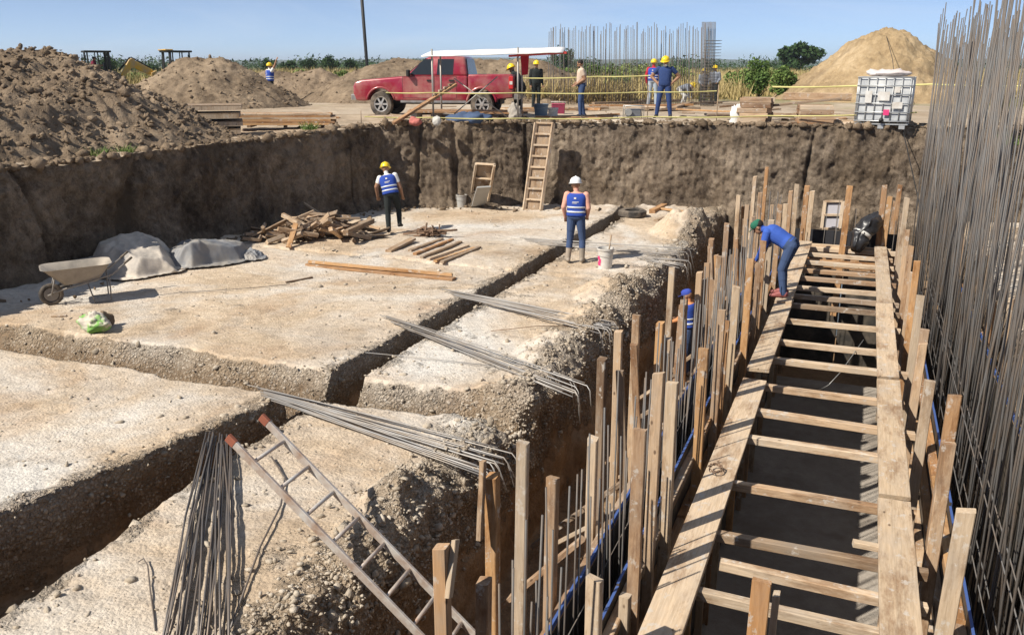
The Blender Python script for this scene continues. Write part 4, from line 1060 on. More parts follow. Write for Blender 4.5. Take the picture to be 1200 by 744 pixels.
# ================================================================== people
SKIN = plain('brown_skin', (.30, .165, .10), .55, .3, 0, .08, 9)
def cloth(name, col, var=.14): return plain(name, col, .9, .1, 0, var, 5, .35)
NAVY = cloth('navy_cloth', (.035, .06, .16)); VESTB = cloth('vest_blue', (.035, .075, .34)); PEACH = cloth('peach_cloth', (.62, .33, .25)); JEANS = cloth('jeans_blue', (.055, .085, .17))
DARKP = cloth('dark_trousers', (.03, .035, .035)); BEIGE = cloth('beige_cloth', (.58, .46, .36)); REDC = cloth('red_cloth', (.42, .03, .05)); PALEJ = cloth('pale_jeans', (.34, .40, .46)); GREYC = cloth('grey_cloth', (.20, .22, .26))
BOOT = plain('grey_rubber_boot', (.20, .18, .15), .7, .3, 0, .15, 6, dirt=(.36, .30, .24), dirt_amt=.5); SHOE = plain('dark_shoe', (.035, .03, .028), .6, .3); PINKS = plain('pink_shoe', (.28, .09, .085), .6, .3)
WHITEC = cloth('white_cloth', (.70, .69, .66), .06); HYEL = plain('yellow_helmet', (.80, .56, .02), .35, .5, 0, .05, 4); HWHT = plain('white_helmet', (.80, .80, .78), .35, .5, 0, .04, 4)
BAND = plain('reflective_band', (.55, .58, .62), .4, .5, .1, .08, 9); HAIR = plain('black_hair', (.018, .014, .012), .7, .3); CAPG = cloth('green_cap', (.03, .14, .09)); CAPB = cloth('blue_cap', (.05, .08, .36)); BLUES = cloth('blue_shirt', (.05, .11, .42)); ORANGE = cloth('orange_cloth', (.62, .27, .12)); MAROON = cloth('maroon_cloth', (.20, .03, .06))
EYEM = plain('dark_eye', (.02, .015, .012), .3, .5)
def V3(p): return Vector(p)
def cone_to(mb, a, b, ra, rb, n=12):
    """capsule with two radii"""
    a, b = V3(a), V3(b); d = b - a; L = d.length
    q = d.to_track_quat('Z', 'Y').to_matrix() if L > 1e-6 else Matrix.Identity(3)
    prof = [(ra * math.sin(t), -ra * math.cos(t)) for t in (.12, .5, .95, 1.4)] + [(rb * math.cos(t), L + rb * math.sin(t)) for t in (.15, .6, 1.05, 1.45)]
    M = q.to_4x4(); M.translation = a
    mb.lathe(prof, n, M)
def voxel(mb, size, name, iters=2):
    me = mb.mesh(name, fix=True)
    o = bpy.data.objects.new(name, me); scene.collection.objects.link(o)
    md = o.modifiers.new('r', 'REMESH'); md.mode = 'VOXEL'; md.voxel_size = size; md.use_smooth_shade = True
    dg = bpy.context.evaluated_depsgraph_get()
    out = bpy.data.meshes.new_from_object(o.evaluated_get(dg))
    bpy.data.objects.remove(o); bpy.data.meshes.remove(me)
    nv = len(out.vertices); co = np.empty(nv * 3, np.float32); out.vertices.foreach_get('co', co); co = co.reshape(-1, 3).astype(float)
    ed = np.empty(len(out.edges) * 2, np.int32); out.edges.foreach_get('vertices', ed); ed = ed.reshape(-1, 2)
    deg = np.bincount(ed.ravel(), minlength=nv)[:, None]
    for _ in range(iters):
        s = np.zeros_like(co); np.add.at(s, ed[:, 0], co[ed[:, 1]]); np.add.at(s, ed[:, 1], co[ed[:, 0]])
        co = co * .5 + .5 * s / np.maximum(deg, 1)
    out.vertices.foreach_set('co', co.astype(np.float32).ravel()); out.update()
    return out
def ring_loft(mb, rings, n=20):
    vs = []
    for c, ax, ay, rx, ry in rings:
        for j in range(n):
            a = 2 * math.pi * j / n
            ca, sa = math.cos(a), math.sin(a)
            e = .82                                    # slightly squared ellipse
            vs.append(c + ax * rx * math.copysign(abs(ca) ** e, ca) + ay * ry * math.copysign(abs(sa) ** e, sa))
    k = len(rings)
    fs = [(i * n + j, i * n + (j + 1) % n, (i + 1) * n + (j + 1) % n, (i + 1) * n + j) for i in range(k - 1) for j in range(n)]
    fs += [tuple(range(n))[::-1], tuple((k - 1) * n + j for j in range(n))]
    mb.add(vs, fs)
TORSO = [(-.10, .12, .10), (-.02, .180, .132), (.10, .184, .135), (.30, .172, .130), (.55, .188, .138), (.78, .200, .132), (.90, .182, .11), (.97, .115, .085), (1.0, .07, .065)]
def person(label, loc, rz, pose, top, pants, feet, sleeves='long', hat=None, vest=None, hair=False, vox=.012, scale=1.0, group=None, belly=0.0, face=True, mask=False, boots=False, apron=None, inner=None):
    """pose: joints in the person's own frame (x right, y forward, z up)"""
    J = dict(pel=(0, 0, .95), neck=(0, 0, 1.46), head=(0, .02, 1.60), look=(0, 1, 0),
             el=((-.24, -.02, 1.14), (.24, -.02, 1.14)), wr=((-.25, .06, .90), (.25, .06, .90)), kn=((-.10, .02, .50), (.10, .02, .50)), an=((-.11, -.02, .09), (.11, -.02, .09)), toe=((-.13, .17, .035), (.13, .17, .035)), shr=None, grip=0.5)
    J.update(pose)
    root = thing('person', label, 'person', loc, rz, group); root.scale = (scale,) * 3
    P, N, Hd = V3(J['pel']), V3(J['neck']), V3(J['head'])
    sp = (N - P); L = sp.length; up = sp / L
    ax = V3((1, 0, 0)) - up * up.x; ax.normalize(); ay = up.cross(ax)
    mb = MB(); prims = []                                # (a, b, ra, rb, material)
    rings = [(P + sp * t, ax, ay, rx, ry + belly * max(0, 1 - abs(t - .28) / .35)) for t, rx, ry in TORSO]
    ring_loft(mb, rings)
    for (t0, rx0, ry0), (t1, rx1, ry1) in zip(TORSO, TORSO[1:]):
        prims.append((P + sp * t0, P + sp * t1, (rx0 + ry0) / 2, (rx1 + ry1) / 2, pants if t1 <= .12 else top))
    def limb(a, b, ra, rb, m): cone_to(mb, a, b, ra, rb); prims.append((V3(a), V3(b), ra, rb, m))
    for s, k in ((-1, 0), (1, 1)):
        sh = (P + sp * .88 + ax * s * .19) if not J['shr'] else V3(J['shr'][k])
        e, w = V3(J['el'][k]), V3(J['wr'][k])
        limb(sh, sh.lerp(e, .5), .074, .064, top); limb(sh.lerp(e, .5), e, .062, .052, top if sleeves == 'long' else SKIN)
        fm = inner if inner else (top if sleeves == 'long' else SKIN)
        limb(e, w, .052, .034, fm if sleeves == 'long' else SKIN)
        # hand: palm, four fingers, thumb
        d = (w - e).normalized(); side = d.cross(V3((0, 1, 0.2))); side.normalize(); nrm = side.cross(d)
        pm = w + d * .055
        for q in (-.018, 0, .018): limb(w + d * .01 + side * q, w + d * .08 + side * q * 1.3, .015, .015, SKIN)
        gr = J['grip']
        for q, fl in ((-.033, .062), (-.011, .075), (.011, .072), (.032, .055)):
            b0 = w + d * .085 + side * q; k1 = b0 + (d * (1 - gr * .5) + nrm * gr * .6) * fl * .55; k2 = k1 + (d * (1 - gr) + nrm * gr) * fl * .5
            limb(b0, k1, .0105, .0095, SKIN); limb(k1, k2, .0095, .008, SKIN)
        t0 = w + d * .03 + side * -.03 * s; t1 = t0 + d * .035 - side * .025 * s + nrm * .015; limb(t0, t1, .013, .011, SKIN); limb(t1, t1 + d * .03 + nrm * .01, .011, .009, SKIN)
        hp_ = P + ax * s * .088 - up * .02
        kn, an, to = V3(J['kn'][k]), V3(J['an'][k]), V3(J['toe'][k])
        limb(hp_, hp_.lerp(kn, .55), .105, .088, pants); limb(hp_.lerp(kn, .55), kn, .086, .072, pants)
        sm = feet if boots else pants
        limb(kn, kn.lerp(an, .4), .068, .070, pants); limb(kn.lerp(an, .35), an, .068, .056, sm)
        heel = an + (an - to) * V3((1, 1, 0)).length * 0 + V3((0, 0, -.035))
        fd = V3((to.x - an.x, to.y - an.y, 0)); fd = fd.normalized() if fd.length > 1e-4 else V3((0, 1, 0))
        limb(an + V3((0, 0, -.02)) - fd * .045, to, .045, .034, feet); limb(an, an.lerp(to, .5), .046, .042, feet)
    # neck and head
    lk = V3(J['look']).normalized(); hx = lk.cross(V3((0, 0, 1))).normalized(); hz = hx.cross(lk)
    limb(N - up * .03, Hd - hz * .05 - lk * .01, .058, .052, SKIN)
    rotm = Matrix((hx, lk, hz)).transposed()
    def H(p): return Hd + rotm @ V3(p)
    for c, r_ in (((0, -.012, .02), (.076, .095, .095)), ((0, .022, -.05), (.058, .066, .068))):
        mb.ell(H(c), r_, 18, 12, rot=rotm); prims.append((H(c), H(c), .085, .085, SKIN))
    if face:
        limb(H((0, .085, -.005)), H((0, .108, -.032)), .010, .015, SKIN)
        for s in (-1, 1): mb.ell(H((s * .078, -.01, -.015)), (.012, .02, .032), 10, 8, rot=rotm); prims.append((H((s * .078, -.01, -.015)),) * 2 + (.02, .02, SKIN))
        limb(H((-.03, .075, .018)), H((.03, .075, .018)), .015, .015, SKIN); limb(H((-.018, .078, -.065)), H((.018, .078, -.065)), .012, .012, SKIN)
    me = voxel(mb, vox, 'body')
    mats = []
    for p_ in prims:
        if p_[4] not in mats: mats.append(p_[4])
    for m in mats: me.materials.append(m)
    nf = len(me.polygons); fc = np.empty(nf * 3, np.float32); me.polygons.foreach_get('center', fc); fc = fc.reshape(-1, 3).astype(float)
    best = np.full(nf, 1e9); idx = np.zeros(nf, np.int32)
    for a, b, ra, rb, m in prims:
        a_, b_ = np.array(a), np.array(b); ab = b_ - a_; q = ab @ ab
        t = np.clip(((fc - a_) @ ab) / q, 0, 1) if q > 1e-9 else np.zeros(nf)
        dd = np.linalg.norm(fc - (a_ + t[:, None] * ab), axis=1) - (ra + (rb - ra) * t)
        u = dd < best; best[u] = dd[u]; idx[u] = mats.index(m)
    me.polygons.foreach_set('material_index', idx); me.polygons.foreach_set('use_smooth', [True] * nf)
    link('body', me, None, root)
    # clothing and headgear as parts
    def shell(name, t0, t1, off, mat, parent=root, steps=9):
        def sec(t):
            for (a, rx0, ry0), (b, rx1, ry1) in zip(TORSO, TORSO[1:]):
                if a <= t <= b:
                    f = (t - a) / (b - a); return rx0 + (rx1 - rx0) * f, ry0 + (ry1 - ry0) * f + belly * max(0, 1 - abs(t - .28) / .35)
            return TORSO[-1][1:]
        m2 = MB(); rr = []
        for i in range(steps + 1):
            t = t0 + (t1 - t0) * i / steps; rx, ry = sec(t)
            rr.append((P + sp * t, ax, ay, rx + off, ry + off))
        ring_loft(m2, rr, 24)
        return m2.build(name, mat, parent, True)
    if vest:
        vo = shell('vest', .06, .955, .016, vest, steps=14)
        for t0, t1 in ((.20, .27), (.38, .45)): shell('reflective_band', t0, t1, .020, BAND, vo, 2)
        for s in (-1, 1):
            m2 = MB(); a_ = P + sp * .45 + ax * s * .10
            for y_ in (1,):
                m2.bar(P + sp * .47 + ax * s * .105 + ay * y_ * .152, P + sp * .80 + ax * s * .105 + ay * y_ * .146, .035, .008, up=ay * y_)
            m2.build('shoulder_band', BAND, vo)
        m2 = MB()                                           # small white print across the back
        for (u_, t_, w_, h_) in ((-.01, .78, .045, .035), (0, .63, .13, .012), (-.02, .585, .10, .010)):
            c_ = P + sp * t_ + ax * u_ - ay * .157
            m2.add([c_ - ax * w_ / 2 - up * h_ / 2, c_ + ax * w_ / 2 - up * h_ / 2, c_ + ax * w_ / 2 + up * h_ / 2, c_ - ax * w_ / 2 + up * h_ / 2], [(0, 1, 2, 3)])
        m2.build('back_print', WHITEC, vo)
    Mh = rotm.to_4x4(); Mh.translation = Hd
    if hat in (HYEL, HWHT):
        m2 = MB(); prof = [(.128, .035), (.126, .07), (.115, .105), (.09, .138), (.05, .158), (.012, .163)]
        m2.lathe(prof, 24, Mh @ Matrix.Diagonal((.92, 1.08, 1, 1)), cap=True)
        ho = smooth_by_angle(m2.build('helmet', hat, root), 50)
        m2 = MB(); m2.lathe([(.118, .030), (.150, .026), (.152, .032), (.120, .042)], 24, Mh @ Matrix.Translation((0, .018, 0)) @ Matrix.Diagonal((.92, 1.12, 1, 1)), cap=False)
        m2.build('brim', hat, ho, True)
        m2 = MB(); m2.tube([Mh @ V3((0, -.12 + .24 * i / 8, .085 + .083 * math.sin(math.pi * (i + .3) / 8.6))) for i in range(9)], .014, 6); m2.build('ridge', hat, ho, True)
    elif hat is not None:
        m2 = MB(); m2.lathe([(.092, .02), (.098, .05), (.088, .095), (.055, .12), (.01, .126)], 20, Mh @ Matrix.Diagonal((.9, 1.1, 1, 1)))
        ho = smooth_by_angle(m2.build('cap', hat, root), 50)
        m2 = MB(); m2.add([Mh @ V3(p) for p in ((-.07, .075, .03), (.07, .075, .03), (.055, .165, .018), (-.055, .165, .018), (-.07, .075, .038), (.07, .075, .038), (.055, .165, .026), (-.055, .165, .026))], [(3, 2, 1, 0), (4, 5, 6, 7), (0, 1, 5, 4), (1, 2, 6, 5), (2, 3, 7, 6), (3, 0, 4, 7)]); m2.build('peak', hat, ho)
    if hair:
        m2 = MB(); m2.ell((0, 0, 0), (.082, .092, .088), 18, 12, M=Mh @ Matrix.Translation((0, -.024, .032)))
        m2.build('hair', HAIR, root, True)
    if face:
        for s in (-1, 1):
            m2 = MB(); m2.ell((0, 0, 0), (.013, .006, .008), 8, 6, M=Mh @ Matrix.Translation((s * .030, .083, 0.0))); m2.build('eye', EYEM, root, True)
        m2 = MB(); m2.ell((0, 0, 0), (.024, .006, .006), 8, 6, M=Mh @ Matrix.Translation((0, .087, -.066))); m2.build('mouth', MAROON, root, True)
    if mask:
        m2 = MB(); m2.ell((0, 0, 0), (.066, .05, .045), 14, 10, M=Mh @ Matrix.Translation((0, .052, -.085))); m2.build('face_mask', WHITEC, root, True)
    if J.get('beard'):
        m2 = MB(); m2.ell((0, 0, 0), (.062, .05, .045), 14, 10, M=Mh @ Matrix.Translation((0, .042, -.08))); m2.build('beard', HAIR, root, True)
    return root
def facing(loc, deg):
    """rz so that the person looks away from the camera (0), to the picture's right (90), at the camera (180), left (270)"""
    return math.atan2(loc[1], loc[0]) - math.pi / 2 - R(deg)
V = 0.009
p = at(674, 308, 0); p.z = floor_z(p.x, p.y)
person('worker in white helmet, blue vest and peach sleeves standing beside paint bucket', p, facing(p, 8), dict(neck=(0, .02, 1.46), head=(-.03, .05, 1.60), look=(-.35, 1, -.15), el=((-.25, -.06, 1.16), (.25, -.02, 1.15)), wr=((-.23, .06, .93), (.21, .14, .95)),
       kn=((-.12, .02, .50), (.13, .05, .50)), an=((-.15, -.02, .09), (.14, .0, .09)), toe=((-.20, .13, .035), (.17, .18, .035))), PEACH, JEANS, BOOT, 'long', HWHT, VESTB, vox=V, scale=.99, boots=True)
p = at(460, 274, 0); p.z = floor_z(p.x, p.y) + .02
person('worker in yellow helmet and blue vest striding behind the scrap timber', p, facing(p, 10), dict(pel=(0, 0, .93), neck=(-.10, .10, 1.42), head=(-.14, .16, 1.55), look=(-.2, 1, -.35), el=((-.36, .05, 1.12), (.22, .08, 1.10)), wr=((-.36, .18, .86), (.25, .20, .88)),
       kn=((-.09, -.03, .50), (.14, .22, .56)), an=((-.07, -.10, .09), (.17, .10, .20)), toe=((-.08, .09, .035), (.20, .27, .14))), WHITEC, DARKP, SHOE, 'short', HYEL, VESTB, vox=V, scale=.97)
p = Vector((-1.02, at(908, 347, .09).y, .095))
person('worker in green cap and blue shirt bent over the left wall form', p, math.pi / 2 - .12, dict(pel=(0, -.10, .90), neck=(0, .33, 1.14), head=(0, .47, 1.15), look=(0, .75, -.66), el=((-.22, .32, .84), (.22, .34, .86)), wr=((-.14, .42, .62), (.15, .44, .64)),
       kn=((-.10, .0, .49), (.11, .02, .49)), an=((-.11, -.06, .09), (.12, -.02, .09)), toe=((-.12, .13, .035), (.13, .17, .035)), shr=((-.17, .28, 1.10), (.17, .28, 1.10)), grip=.9), BLUES, JEANS, PINKS, 'long', CAPG, None, vox=V, hair=True)
p = onx(811, 345, -2.55)
person('worker in blue cap and orange sleeves down in the slab side trench', (p.x, p.y, TR), R(75), dict(neck=(0, .06, 1.45), head=(0, .10, 1.58), look=(0, 1, -.4), el=((-.22, .12, 1.15), (.22, .10, 1.16)), wr=((-.14, .32, 1.05), (.14, .32, 1.06))), ORANGE, JEANS, BOOT, 'long', CAPB, VESTB, vox=V, scale=(p.z - TR + .10) / 1.72)
gu = 'people on the far bank'
def up_at(px, py): q = at(px, py, GZ); return q
p = up_at(681, 138); sc_ = .99
person('bearded man in beige shirt and jeans looking down at the pit edge', p, facing(p, 262), dict(neck=(0, .03, 1.46), head=(0, .07, 1.59), look=(.35, 1, -.45), el=((-.22, -.06, 1.15), (.23, -.02, 1.15)), wr=((-.12, .20, .98), (.14, .20, 1.0)),
       kn=((-.10, .06, .50), (.11, -.02, .50)), an=((-.11, .04, .09), (.13, -.10, .09)), toe=((-.12, .23, .035), (.15, .08, .035)), beard=True), BEIGE, JEANS, SHOE, 'short', None, None, True, vox=.011, scale=1.02, belly=.03, group=None)
p = up_at(777, 139)
person('man in yellow helmet and navy shirt standing with hands on hips', p, facing(p, 186), dict(neck=(0, 0, 1.46), head=(.0, .05, 1.59), look=(.25, 1, -.3), el=((-.40, -.10, 1.18), (.40, -.10, 1.18)), wr=((-.20, .02, .99), (.20, .02, .99)),
       kn=((-.15, .03, .50), (.15, .03, .50)), an=((-.20, -.02, .09), (.20, -.02, .09)), toe=((-.25, .15, .035), (.25, .15, .035)), grip=.3), NAVY, NAVY, SHOE, 'short', HYEL, None, vox=.011, scale=1.06, belly=.025, mask=True)
p = onr(764, 126, 35); p.z = GZ
person('worker in yellow helmet, red sleeves and blue vest behind navy shirt man', p, facing(p, 10), dict(el=((-.27, -.02, 1.16), (.26, -.02, 1.15)), kn=((-.12, .02, .5), (.12, .04, .5)), an=((-.15, -.02, .09), (.14, .0, .09))), REDC, PALEJ, SHOE, 'long', HYEL, VESTB, vox=.016, scale=1.04, face=False)
p = onr(800, 120, 39); p.z = GZ - .12
person('worker in pale trousers bending low behind navy shirt man', p, facing(p, 110), dict(pel=(0, -.15, .72), neck=(0, .28, .86), head=(0, .42, .86), look=(0, .8, -.6), el=((-.2, .3, .62), (.2, .3, .62)), wr=((-.14, .34, .36), (.14, .34, .36)), kn=((-.12, .12, .44), (.12, .12, .44)), shr=((-.17, .24, .84), (.17, .24, .84))), GREYC, WHITEC, SHOE, 'long', HYEL, None, vox=.018, face=False)
for lab, px, d, dg in (('worker in pale helmet and grey clothes beside the dense rebar column', 823, 40, 150), ('taller worker in grey clothes half hidden by dense rebar column', 836, 41, 200)):
    p = onr(px, 118, d); p.z = GZ - .15
    person(lab, p, facing(p, dg), dict(wr=((-.2, .2, 1.0), (.2, .2, 1.0))), GREYC, DARKP, SHOE, 'long', HYEL, None, vox=.018, scale=.93 if px == 823 else 1.0, face=False)
p = onr(607, 130, 27.8); p.z = GZ
person('worker in yellow helmet and dark clothes leaning at the truck tailgate', p, facing(p, 300), dict(pel=(0, -.12, .92), neck=(0, .16, 1.36), head=(0, .24, 1.47), look=(0, .9, -.4), el=((-.24, .22, 1.08), (.24, .22, 1.08)), wr=((-.16, .44, 1.0), (.16, .44, 1.0)), shr=((-.17, .10, 1.29), (.17, .10, 1.29))), DARKP, DARKP, SHOE, 'long', HYEL, None, vox=.016, face=False)
p = onr(628, 124, 33); p.z = GZ
person('worker in yellow helmet and dark clothes standing beyond the canopy', p, facing(p, 160), dict(), DARKP, DARKP, SHOE, 'long', HYEL, None, vox=.018, scale=1.0, face=False)
p = onr(317, 100, 41); p.z = GZ - .05
person('worker in striped vest raising one arm beside the dark earth heap', p, facing(p, 60), dict(el=((-.24, -.02, 1.14), (.30, .10, 1.62)), wr=((-.22, .12, .94), (.36, .18, 1.88))), WHITEC, DARKP, SHOE, 'short', HYEL, VESTB, vox=.018, face=False)

# ================================================================== machines and gear on the far bank
CARRED = plain('red_car_paint', (.29, .010, .034), .3, .5, .1, .08, 3, dirt=(.40, .20, .16), dirt_amt=.3, coat=.6)
GLASS = plain('dark_glass', (.02, .025, .03), .08, .6, 0, .1, 3); BLACKP = plain('black_trim', (.025, .025, .025), .55, .3); CHROME = plain('dull_chrome', (.55, .53, .50), .3, .5, .8, .1, 6, dirt=(.40, .33, .26), dirt_amt=.4)
LAMP = plain('clear_lamp', (.62, .60, .56), .2, .5); TAIL = plain('red_lamp', (.50, .03, .03), .25, .5); SILV = plain('silver_rim', (.50, .49, .47), .4, .5, .5, .1, 6, dirt=(.36, .31, .26), dirt_amt=.3)
def arch(cx, cz, r, a0, a1, n=10): return [(cx + r * math.cos(R(a0 + (a1 - a0) * i / n)), cz + r * math.sin(R(a0 + (a1 - a0) * i / n))) for i in range(n + 1)]
def wheel_at(parent, x, y, r=.40, w=.26, out=1):
    M = Matrix.Translation((x, y, r)) @ Matrix.Rotation(-out * math.pi / 2, 4, 'X')
    mb = MB(); mb.lathe([(r * .62, -w / 2), (r * .93, -w / 2), (r, -w / 2 + .05), (r, w / 2 - .05), (r * .93, w / 2), (r * .62, w / 2), (r * .60, w / 2 - .05), (r * .6, -w / 2 + .05), (r * .62, -w / 2)], 32, M, cap=False)
    t = smooth_by_angle(mb.build('wheel', TYRE, parent), 40)
    mb = MB(); mb.lathe([(r * .61, w / 2 - .09), (r * .61, w / 2 - .005), (r * .54, w / 2 - .012), (r * .52, w / 2 - .09)], 28, M, cap=False); mb.lathe([(.001, w / 2 - .10), (r * .55, w / 2 - .10)], 28, M, cap=False, mi=1)
    for k in range(6):
        mb.box((r * .34, 0, w / 2 - .045), (r * .44, r * .15, .05), M @ Matrix.Rotation(k * math.pi / 3, 4, 'Z'))
    mb.lathe([(.001, w / 2 - .06), (r * .16, w / 2 - .06), (r * .15, w / 2 - .005), (.001, w / 2)], 14, M, cap=False)
    smooth_by_angle(mb.build('rim', [SILV, BLACKP], t), 30)
def pickup(loc, rz, sc):
    t = thing('pickup_truck', 'dusty red extended cab pickup truck parked on the far bank', 'pickup truck', loc, rz); t.scale = (sc, sc, sc * 1.07)
    AX, RX = 1.93, -1.72; W = .99
    # lower body in front of the bed
    pr = [(-1.22, .52)] + [(1.38, .52)] + arch(AX, .42, .50, 168, 12) + [(2.55, .50), (2.86, .52), (2.93, .72), (2.93, .98), (2.86, 1.12), (2.6, 1.19), (1.15, 1.30), (.95, 1.32), (-1.22, 1.32)]
    mb = MB(); mb.prism(pr, -W, W); smooth_by_angle(mb.build('body', CARRED, t, bevel=.075), 40)
    # bed: two sides with wheel arches, front wall, floor, tailgate
    ps = [(-2.82, .62), (-2.30, .58)] + arch(RX, .42, .50, 168, 12)[0:0] + [(RX - .49, .52)] + arch(RX, .42, .50, 168, 12) + [(RX + .49, .52), (-1.24, .52), (-1.24, 1.36), (-2.82, 1.36)]
    for s in (-1, 1):
        mb = MB(); mb.prism(ps, s * W - (.16 if s > 0 else 0), s * W + (.16 if s < 0 else 0)); b_ = smooth_by_angle(mb.build('bed_side', CARRED, t, bevel=.045), 40)
        mb = MB()
        for i in range(11):
            pass
        mb.tube([(x, s * (W + .005), z) for x, z in arch(RX, .42, .53, 172, 8, 14)], .045, 8); mb.build('wheel_arch', CARRED, b_, True)
        mb = MB(); mb.tube([(x, s * (W - .005), z) for x, z in arch(AX, .42, .53, 165, 12, 14)], .035, 8); mb.build('wheel_arch', CARRED, t, True)
    mb = MB(); mb.box((-2.78, 0, .99), (.08, 1.66, .72)); tg_ = mb.build('tailgate', CARRED, t, bevel=.015)
    mb = MB(); mb.box((-2.83, 0, 1.15), (.03, .28, .09)); mb.build('handle', BLACKP, tg_)
    mb = MB(); mb.box((-2.02, 0, .70), (1.5, 1.66, .06)); mb.box((-1.26, 0, 1.0), (.05, 1.66, .62)); mb.build('bed_floor', BLACKP, t)
    # cab greenhouse
    zb, zr = 1.30, 1.93
    def sec(x0, x1, yb, x0r, x1r, yr):
        return [(x0, -yb, zb), (x1, -yb, zb), (x1, yb, zb), (x0, yb, zb), (x0r, -yr, zr), (x1r, -yr, zr), (x1r, yr, zr), (x0r, yr, zr)]
    mb = MB(); mb.add(sec(-1.22, 1.05, .95, -1.10, .22, .74), [(3, 2, 1, 0), (4, 5, 6, 7), (0, 1, 5, 4), (1, 2, 6, 5), (2, 3, 7, 6), (3, 0, 4, 7)])
    cab = smooth_by_angle(mb.build('cab', CARRED, t, bevel=.10), 40)
    def quad(name, pts, off, mat, par, th=.006):
        a, b, c = [V3(p) for p in pts[:3]]; n = (b - a).cross(c - a).normalized() * off
        mb = MB(); k = len(pts); vs = [V3(p) + n for p in pts] + [V3(p) - n * .2 for p in pts]
        mb.add(vs, [tuple(range(k)), tuple(range(2 * k - 1, k - 1, -1))] + [(i, i + k, (i + 1) % k + k, (i + 1) % k) for i in range(k)]); return mb.build(name, mat, par, fix=True)
    def side(x, f):                                        # point on the cab side at fraction f of its height
        return lambda s: (x, s * (.95 + (.74 - .95) * f), zb + (zr - zb) * f)
    for s in (-1, 1):
        def S(*l): return [side(x, f)(s) for x, f in (l if s < 0 else l[::-1])]
        quad('door_window', S((.88, .08), (.05, .08), (.02, .86), (.34, .86)), .012, GLASS, cab)
        quad('rear_door_window', S((-.12, .08), (-.70, .08), (-.72, .86), (-.14, .86)), .012, GLASS, cab)
        for x0, x1 in ((1.10, -.03), (-.05, -.82)):
            sm_ = quad('door_gap', [(x0 + .012, s * W, .608), (x1 - .012, s * W, .608), (x1 - .012, s * W, 1.302), (x0 + .012, s * W, 1.302)] if s < 0 else [(x1 - .012, s * W, .608), (x0 + .012, s * W, .608), (x0 + .012, s * W, 1.302), (x1 - .012, s * W, 1.302)], .006, BLACKP, t)
            dr = quad('door', [(x0, s * W, .62), (x1, s * W, .62), (x1, s * W, 1.29), (x0, s * W, 1.29)] if s < 0 else [(x1, s * W, .62), (x0, s * W, .62), (x0, s * W, 1.29), (x1, s * W, 1.29)], .014, CARRED, t)
            mb = MB(); mb.box((x1 + .16, s * (W + .025), 1.17), (.18, .03, .05)); mb.build('handle', BLACKP, dr)
        mb = MB(); mb.box((.86, s * (W + .12), 1.40), (.10, .22, .22)); mb.box((.90, s * W, 1.33), (.05, .12, .05)); mb.build('mirror', BLACKP, t, bevel=.02)
        mb = MB(); mb.box((2.84, s * .78, .93), (.14, .34, .24)); mb.build('headlight', LAMP, t, bevel=.03)
        mb = MB(); mb.box((-2.76, s * (W - .03), 1.10), (.16, .12, .40)); tl = mb.build('tail_light', TAIL, t, bevel=.02)
        mb = MB(); mb.box((-2.76, s * (W + .033), 1.10), (.10, .006, .10)); mb.build('lens', LAMP, tl)
        mb = MB(); mb.box((-.0, s * (W - .02), .50), (2.4, .06, .07)); mb.build('sill', CHROME, t)
        for x in (AX, RX): wheel_at(t, x, s * (W - .14), .41, .27, s)
    quad('windscreen', [(1.0, -.86, zb + .04), (1.0, .86, zb + .04), (.30, .68, zr - .06), (.30, -.68, zr - .06)], .012, GLASS, cab)
    quad('rear_window', [(-1.21, .84, zb + .05), (-1.21, -.84, zb + .05), (-1.12, -.66, zr - .08), (-1.12, .66, zr - .08)], .03, GLASS, cab)
    mb = MB(); mb.box((2.92, 0, .62), (.20, 1.96, .22)); mb.build('front_bumper', CHROME, t, bevel=.04)
    mb = MB(); mb.box((-2.92, 0, .66), (.18, 1.90, .20)); mb.build('rear_bumper', CHROME, t, bevel=.03)
    mb = MB(); mb.box((2.94, 0, .92), (.04, 1.1, .26)); mb.build('grille', CHROME, t)
    mb = MB(); mb.box((0, 0, .50), (4.6, 1.0, .2)); mb.build('chassis', BLACKP, t)
    return t
p = onr(516, 136.5, 28.4)
view = math.atan2(p.y, p.x)
pickup((p.x, p.y, GZ + .02), view + math.pi / 2 - R(13), .885)
# ---- canopy of white sheet on pipe scaffold frames
PIPE = plain('scaffold_pipe', (.33, .31, .28), .5, .4, .4, .2, 6)
cn = thing('canopy', 'white sheet canopy on thin scaffold pipes beside the truck', 'canopy', up_at(560, 147))
D0 = 24.9
fr_l, fr_r = onr(506, 60, D0), onr(607, 58, D0)
bk = Vector((-math.sin(YAW - .1), math.cos(YAW - .1), 0)) * 1.3
def wpt(px, py, d): return onr(px, py, d)
for q in (fr_l, fr_r):
    rod_obj('pole', [(q.x, q.y, GZ - .05), q + Vector((0, 0, .05))], .028, PIPE, cn, 8)
    rod_obj('pole', [(q.x + bk.x, q.y + bk.y, GZ - .05), (q.x + bk.x, q.y + bk.y, q.z)], .028, PIPE, cn, 8)
a_, b_ = onr(494, 67, D0), onr(660, 60, D0)
a_.z, b_.z = onr(494, 66, D0).z, onr(664, 61, D0).z
n1_, n2_ = 24, 12; vs = []
for i in range(n1_):
    for j in range(n2_):
        f, g2 = i / (n1_ - 1), j / (n2_ - 1)
        q = a_.lerp(b_, f) + bk * (g2 * 1.15 - .05); sag = -.05 * math.sin(math.pi * f * 2) ** 2 * math.sin(math.pi * g2) + .006 * math.sin(f * 23 + g2 * 5)
        vs.append((q.x, q.y, q.z + sag + .16 * g2))
me = grid_mesh('sheet', np.array(vs), n1_, n2_)
SHEET = plain('white_tarp_sheet', (.80, .79, .77), .6, .3, 0, .04, 3)
o = link('sheet', me, SHEET); adopt(o, cn); sd = o.modifiers.new('thick', 'SOLIDIFY'); sd.thickness = .03
